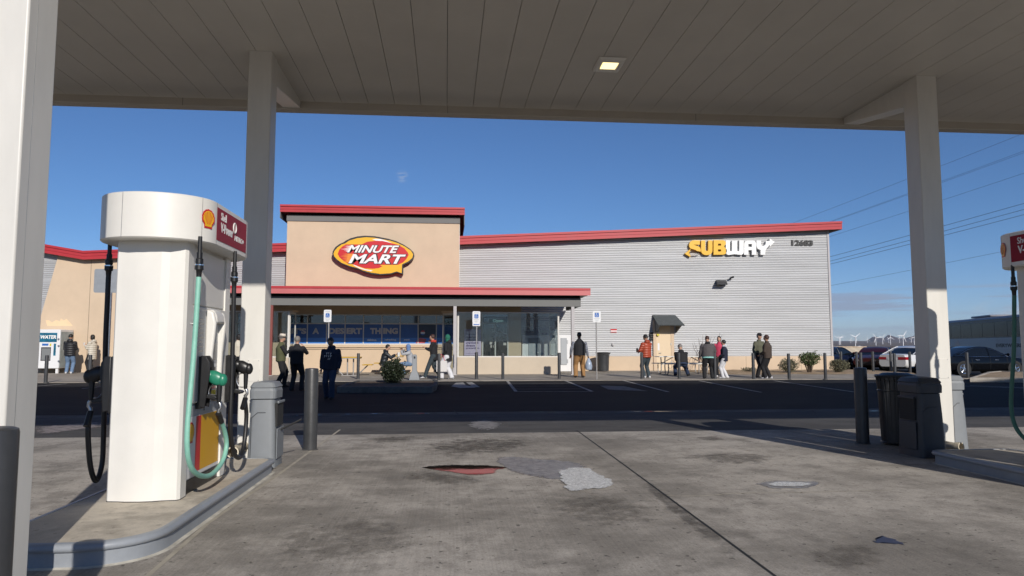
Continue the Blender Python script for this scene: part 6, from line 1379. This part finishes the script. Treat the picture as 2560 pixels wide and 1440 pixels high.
for i, (x0, y0, x1, y1, lb) in enumerate(((1980,552,2559,328,'topmost overhead wire, thin and alone'), (2061,552,2559,372,'upper overhead wire of the close pair below the topmost'), (2069,551,2559,376.5,'lower overhead wire of the close pair below the topmost'), (2079,583,2559,427.5,'single overhead wire midway between the close pair and the dark three'),
        (2079,634,2559,503,'uppermost of the three dark overhead wires'), (2081,644.5,2559,518,'middle one of the three dark overhead wires'), (2081,652,2559,531,'lowest of the three dark overhead wires'), (2082,706,2510,622,'bottom overhead wire, lower than all others'))):
    k_ = (y1-y0)/(x1-x0); a = PY(x0-420, y0-420*k_, 95); c = PY(x1+420, y1+420*k_, 52); t = thing('overhead_wire', lb, 'power line', tuple(a), group='overhead wires'); pts = [a.lerp(c, q/12)-V((0,0,.9*4*(q/12)*(1-q/12)*.35)) for q in range(13)]
    b = MB(); b.tube(pts, .021 if i in (4,5,6) else .013, 5); b.build('cable', 'wire', t)
# ---------------------------------------------------------------- planting
def leafball(b, c, rad, n, size, rng, flat=1.0, inner=.35, shape=None):
    for _ in range(n):
        d = V((rng.gauss(0,1), rng.gauss(0,1), rng.gauss(0,1))); d.normalize(); q = inner+(1-inner)*rng.random()**.6
        lump = 1+.28*noise.noise(d*2.3+V(c)*.7)
        p = V(c)+V((d.x*rad[0], d.y*rad[1], d.z*rad[2]))*q*lump
        if p.z < c[2]-rad[2]*.93: continue
        s_ = size*(.6+.8*rng.random()); ax = V((rng.uniform(-1,1), rng.uniform(-1,1), rng.uniform(-.3,1))).normalized(); a = (d*.6+ax).normalized(); e = a.cross(V((rng.uniform(-1,1), rng.uniform(-1,1), rng.uniform(-1,1)))).normalized()
        b.add([p-e*s_*.22, p+a*s_*.5-e*s_*.3, p+a*s_, p+a*s_*.5+e*s_*.3], [(0,1,2,3)])
def shrub(name, p, rad, n, size, leaf, label, stems=9, lift=0.0, seed=1, spikes=0, stemr=.012):
    t = thing(name, label, 'shrub', tuple(p)); rng = random.Random(seed); c = V((p[0], p[1], p[2]+lift+rad[2]))
    b = MB()
    for _ in range(stems):
        a = rng.uniform(0, 6.28); q = rng.uniform(.2, .8); e = V((p[0]+rad[0]*q*math.cos(a), p[1]+rad[1]*q*math.sin(a), p[2]+lift+rad[2]*rng.uniform(.9, 1.7))); m_ = V(p).lerp(e, .5)+V((rng.uniform(-.05,.05), rng.uniform(-.05,.05), .03)); b.tube([V(p)+V((.06*math.cos(a), .06*math.sin(a), -.03)), m_, e], [stemr, stemr*.8, stemr*.4], 5)
    b.build('stems', 'bark', t); b = MB(); leafball(b, c, rad, n, size, rng)
    for _ in range(spikes):
        a = rng.uniform(0, 6.28); el = rng.uniform(-.2, 1.2); d_ = V((math.cos(a)*math.cos(el), math.sin(a)*math.cos(el), math.sin(el))); e = c+V((d_.x*rad[0], d_.y*rad[1], d_.z*rad[2]))*rng.uniform(1.05, 1.4)
        for k_ in range(7):
            q = c.lerp(e, .6+.4*k_/6); leafball(b, q, (.03, .03, .03), 3, size, rng)
    b.build('foliage', leaf, t); return t
p = G(982, 956, .25); shrub('dark_bush', (p.x, p.y, .22), (.37, .37, .37), 4200, .06, 'leaf_dark', 'round dark bush growing in the planter before the yellow table', seed=3, spikes=26)
p = GS(1972, 933); shrub('sage_bush', (p.x, p.y, sz(p.y)), (.42, .36, .3), 1900, .055, 'leaf_sage', 'small sage bush in gravel behind a slim bollard', seed=5, lift=.04, stems=14)
p = GS(2024, 932.5); shrub('tall_bush', (p.x, p.y, sz(p.y)), (.44, .4, .3), 1700, .065, 'leaf_green', 'taller green bush on bare stems against the beige base', seed=6, lift=.32, stems=34, spikes=10)
p = GS(2098, 932); shrub('sage_bush', (p.x, p.y, sz(p.y)), (.42, .36, .29), 2000, .055, 'leaf_sage', 'small sage bush at the corner of the shop', seed=8, lift=.04, stems=14)
p = GS(1872, 930); shrub('dry_tuft', (p.x, p.y, sz(p.y)), (.35, .25, .1), 260, .06, 'leaf_sage', 'low dry tuft in gravel behind the olive shirt', seed=9, stems=30)
p = GS(1762, 930); t = thing('bare_shrub', 'bare leafless shrub of thin crooked stems behind the picnic table', 'shrub', (p.x, p.y, sz(p.y))); rng = random.Random(4); b = MB()
for px, py in ((1731, 858), (1735, 856), (1746, 845), (1757, 838), (1765, 836), (1778, 842), (1788, 841), (1800, 832), (1805, 838), (1752, 862), (1742, 880), (1770, 870)):
    e = PY(px, py, p.y+rng.uniform(-.3, .3)); o_ = V((p.x+rng.uniform(-.1, .1), p.y, sz(p.y)-.02)); pts = [o_]
    for k_ in range(1, 6): pts.append(o_.lerp(e, k_/5)+V((rng.uniform(-.07,.07), rng.uniform(-.07,.07), rng.uniform(-.03,.03)))*(k_ < 5))
    b.tube(pts, [.017, .015, .012, .01, .008, .006], 5)
    for k_ in (2, 3, 4): q = pts[k_]; b.tube([q, q+V((rng.uniform(-.18,.18), rng.uniform(-.1,.1), rng.uniform(.08,.25)))], [.008, .004], 4)
b.build('branches', 'twig', t)
bpy.context.view_layer.update()
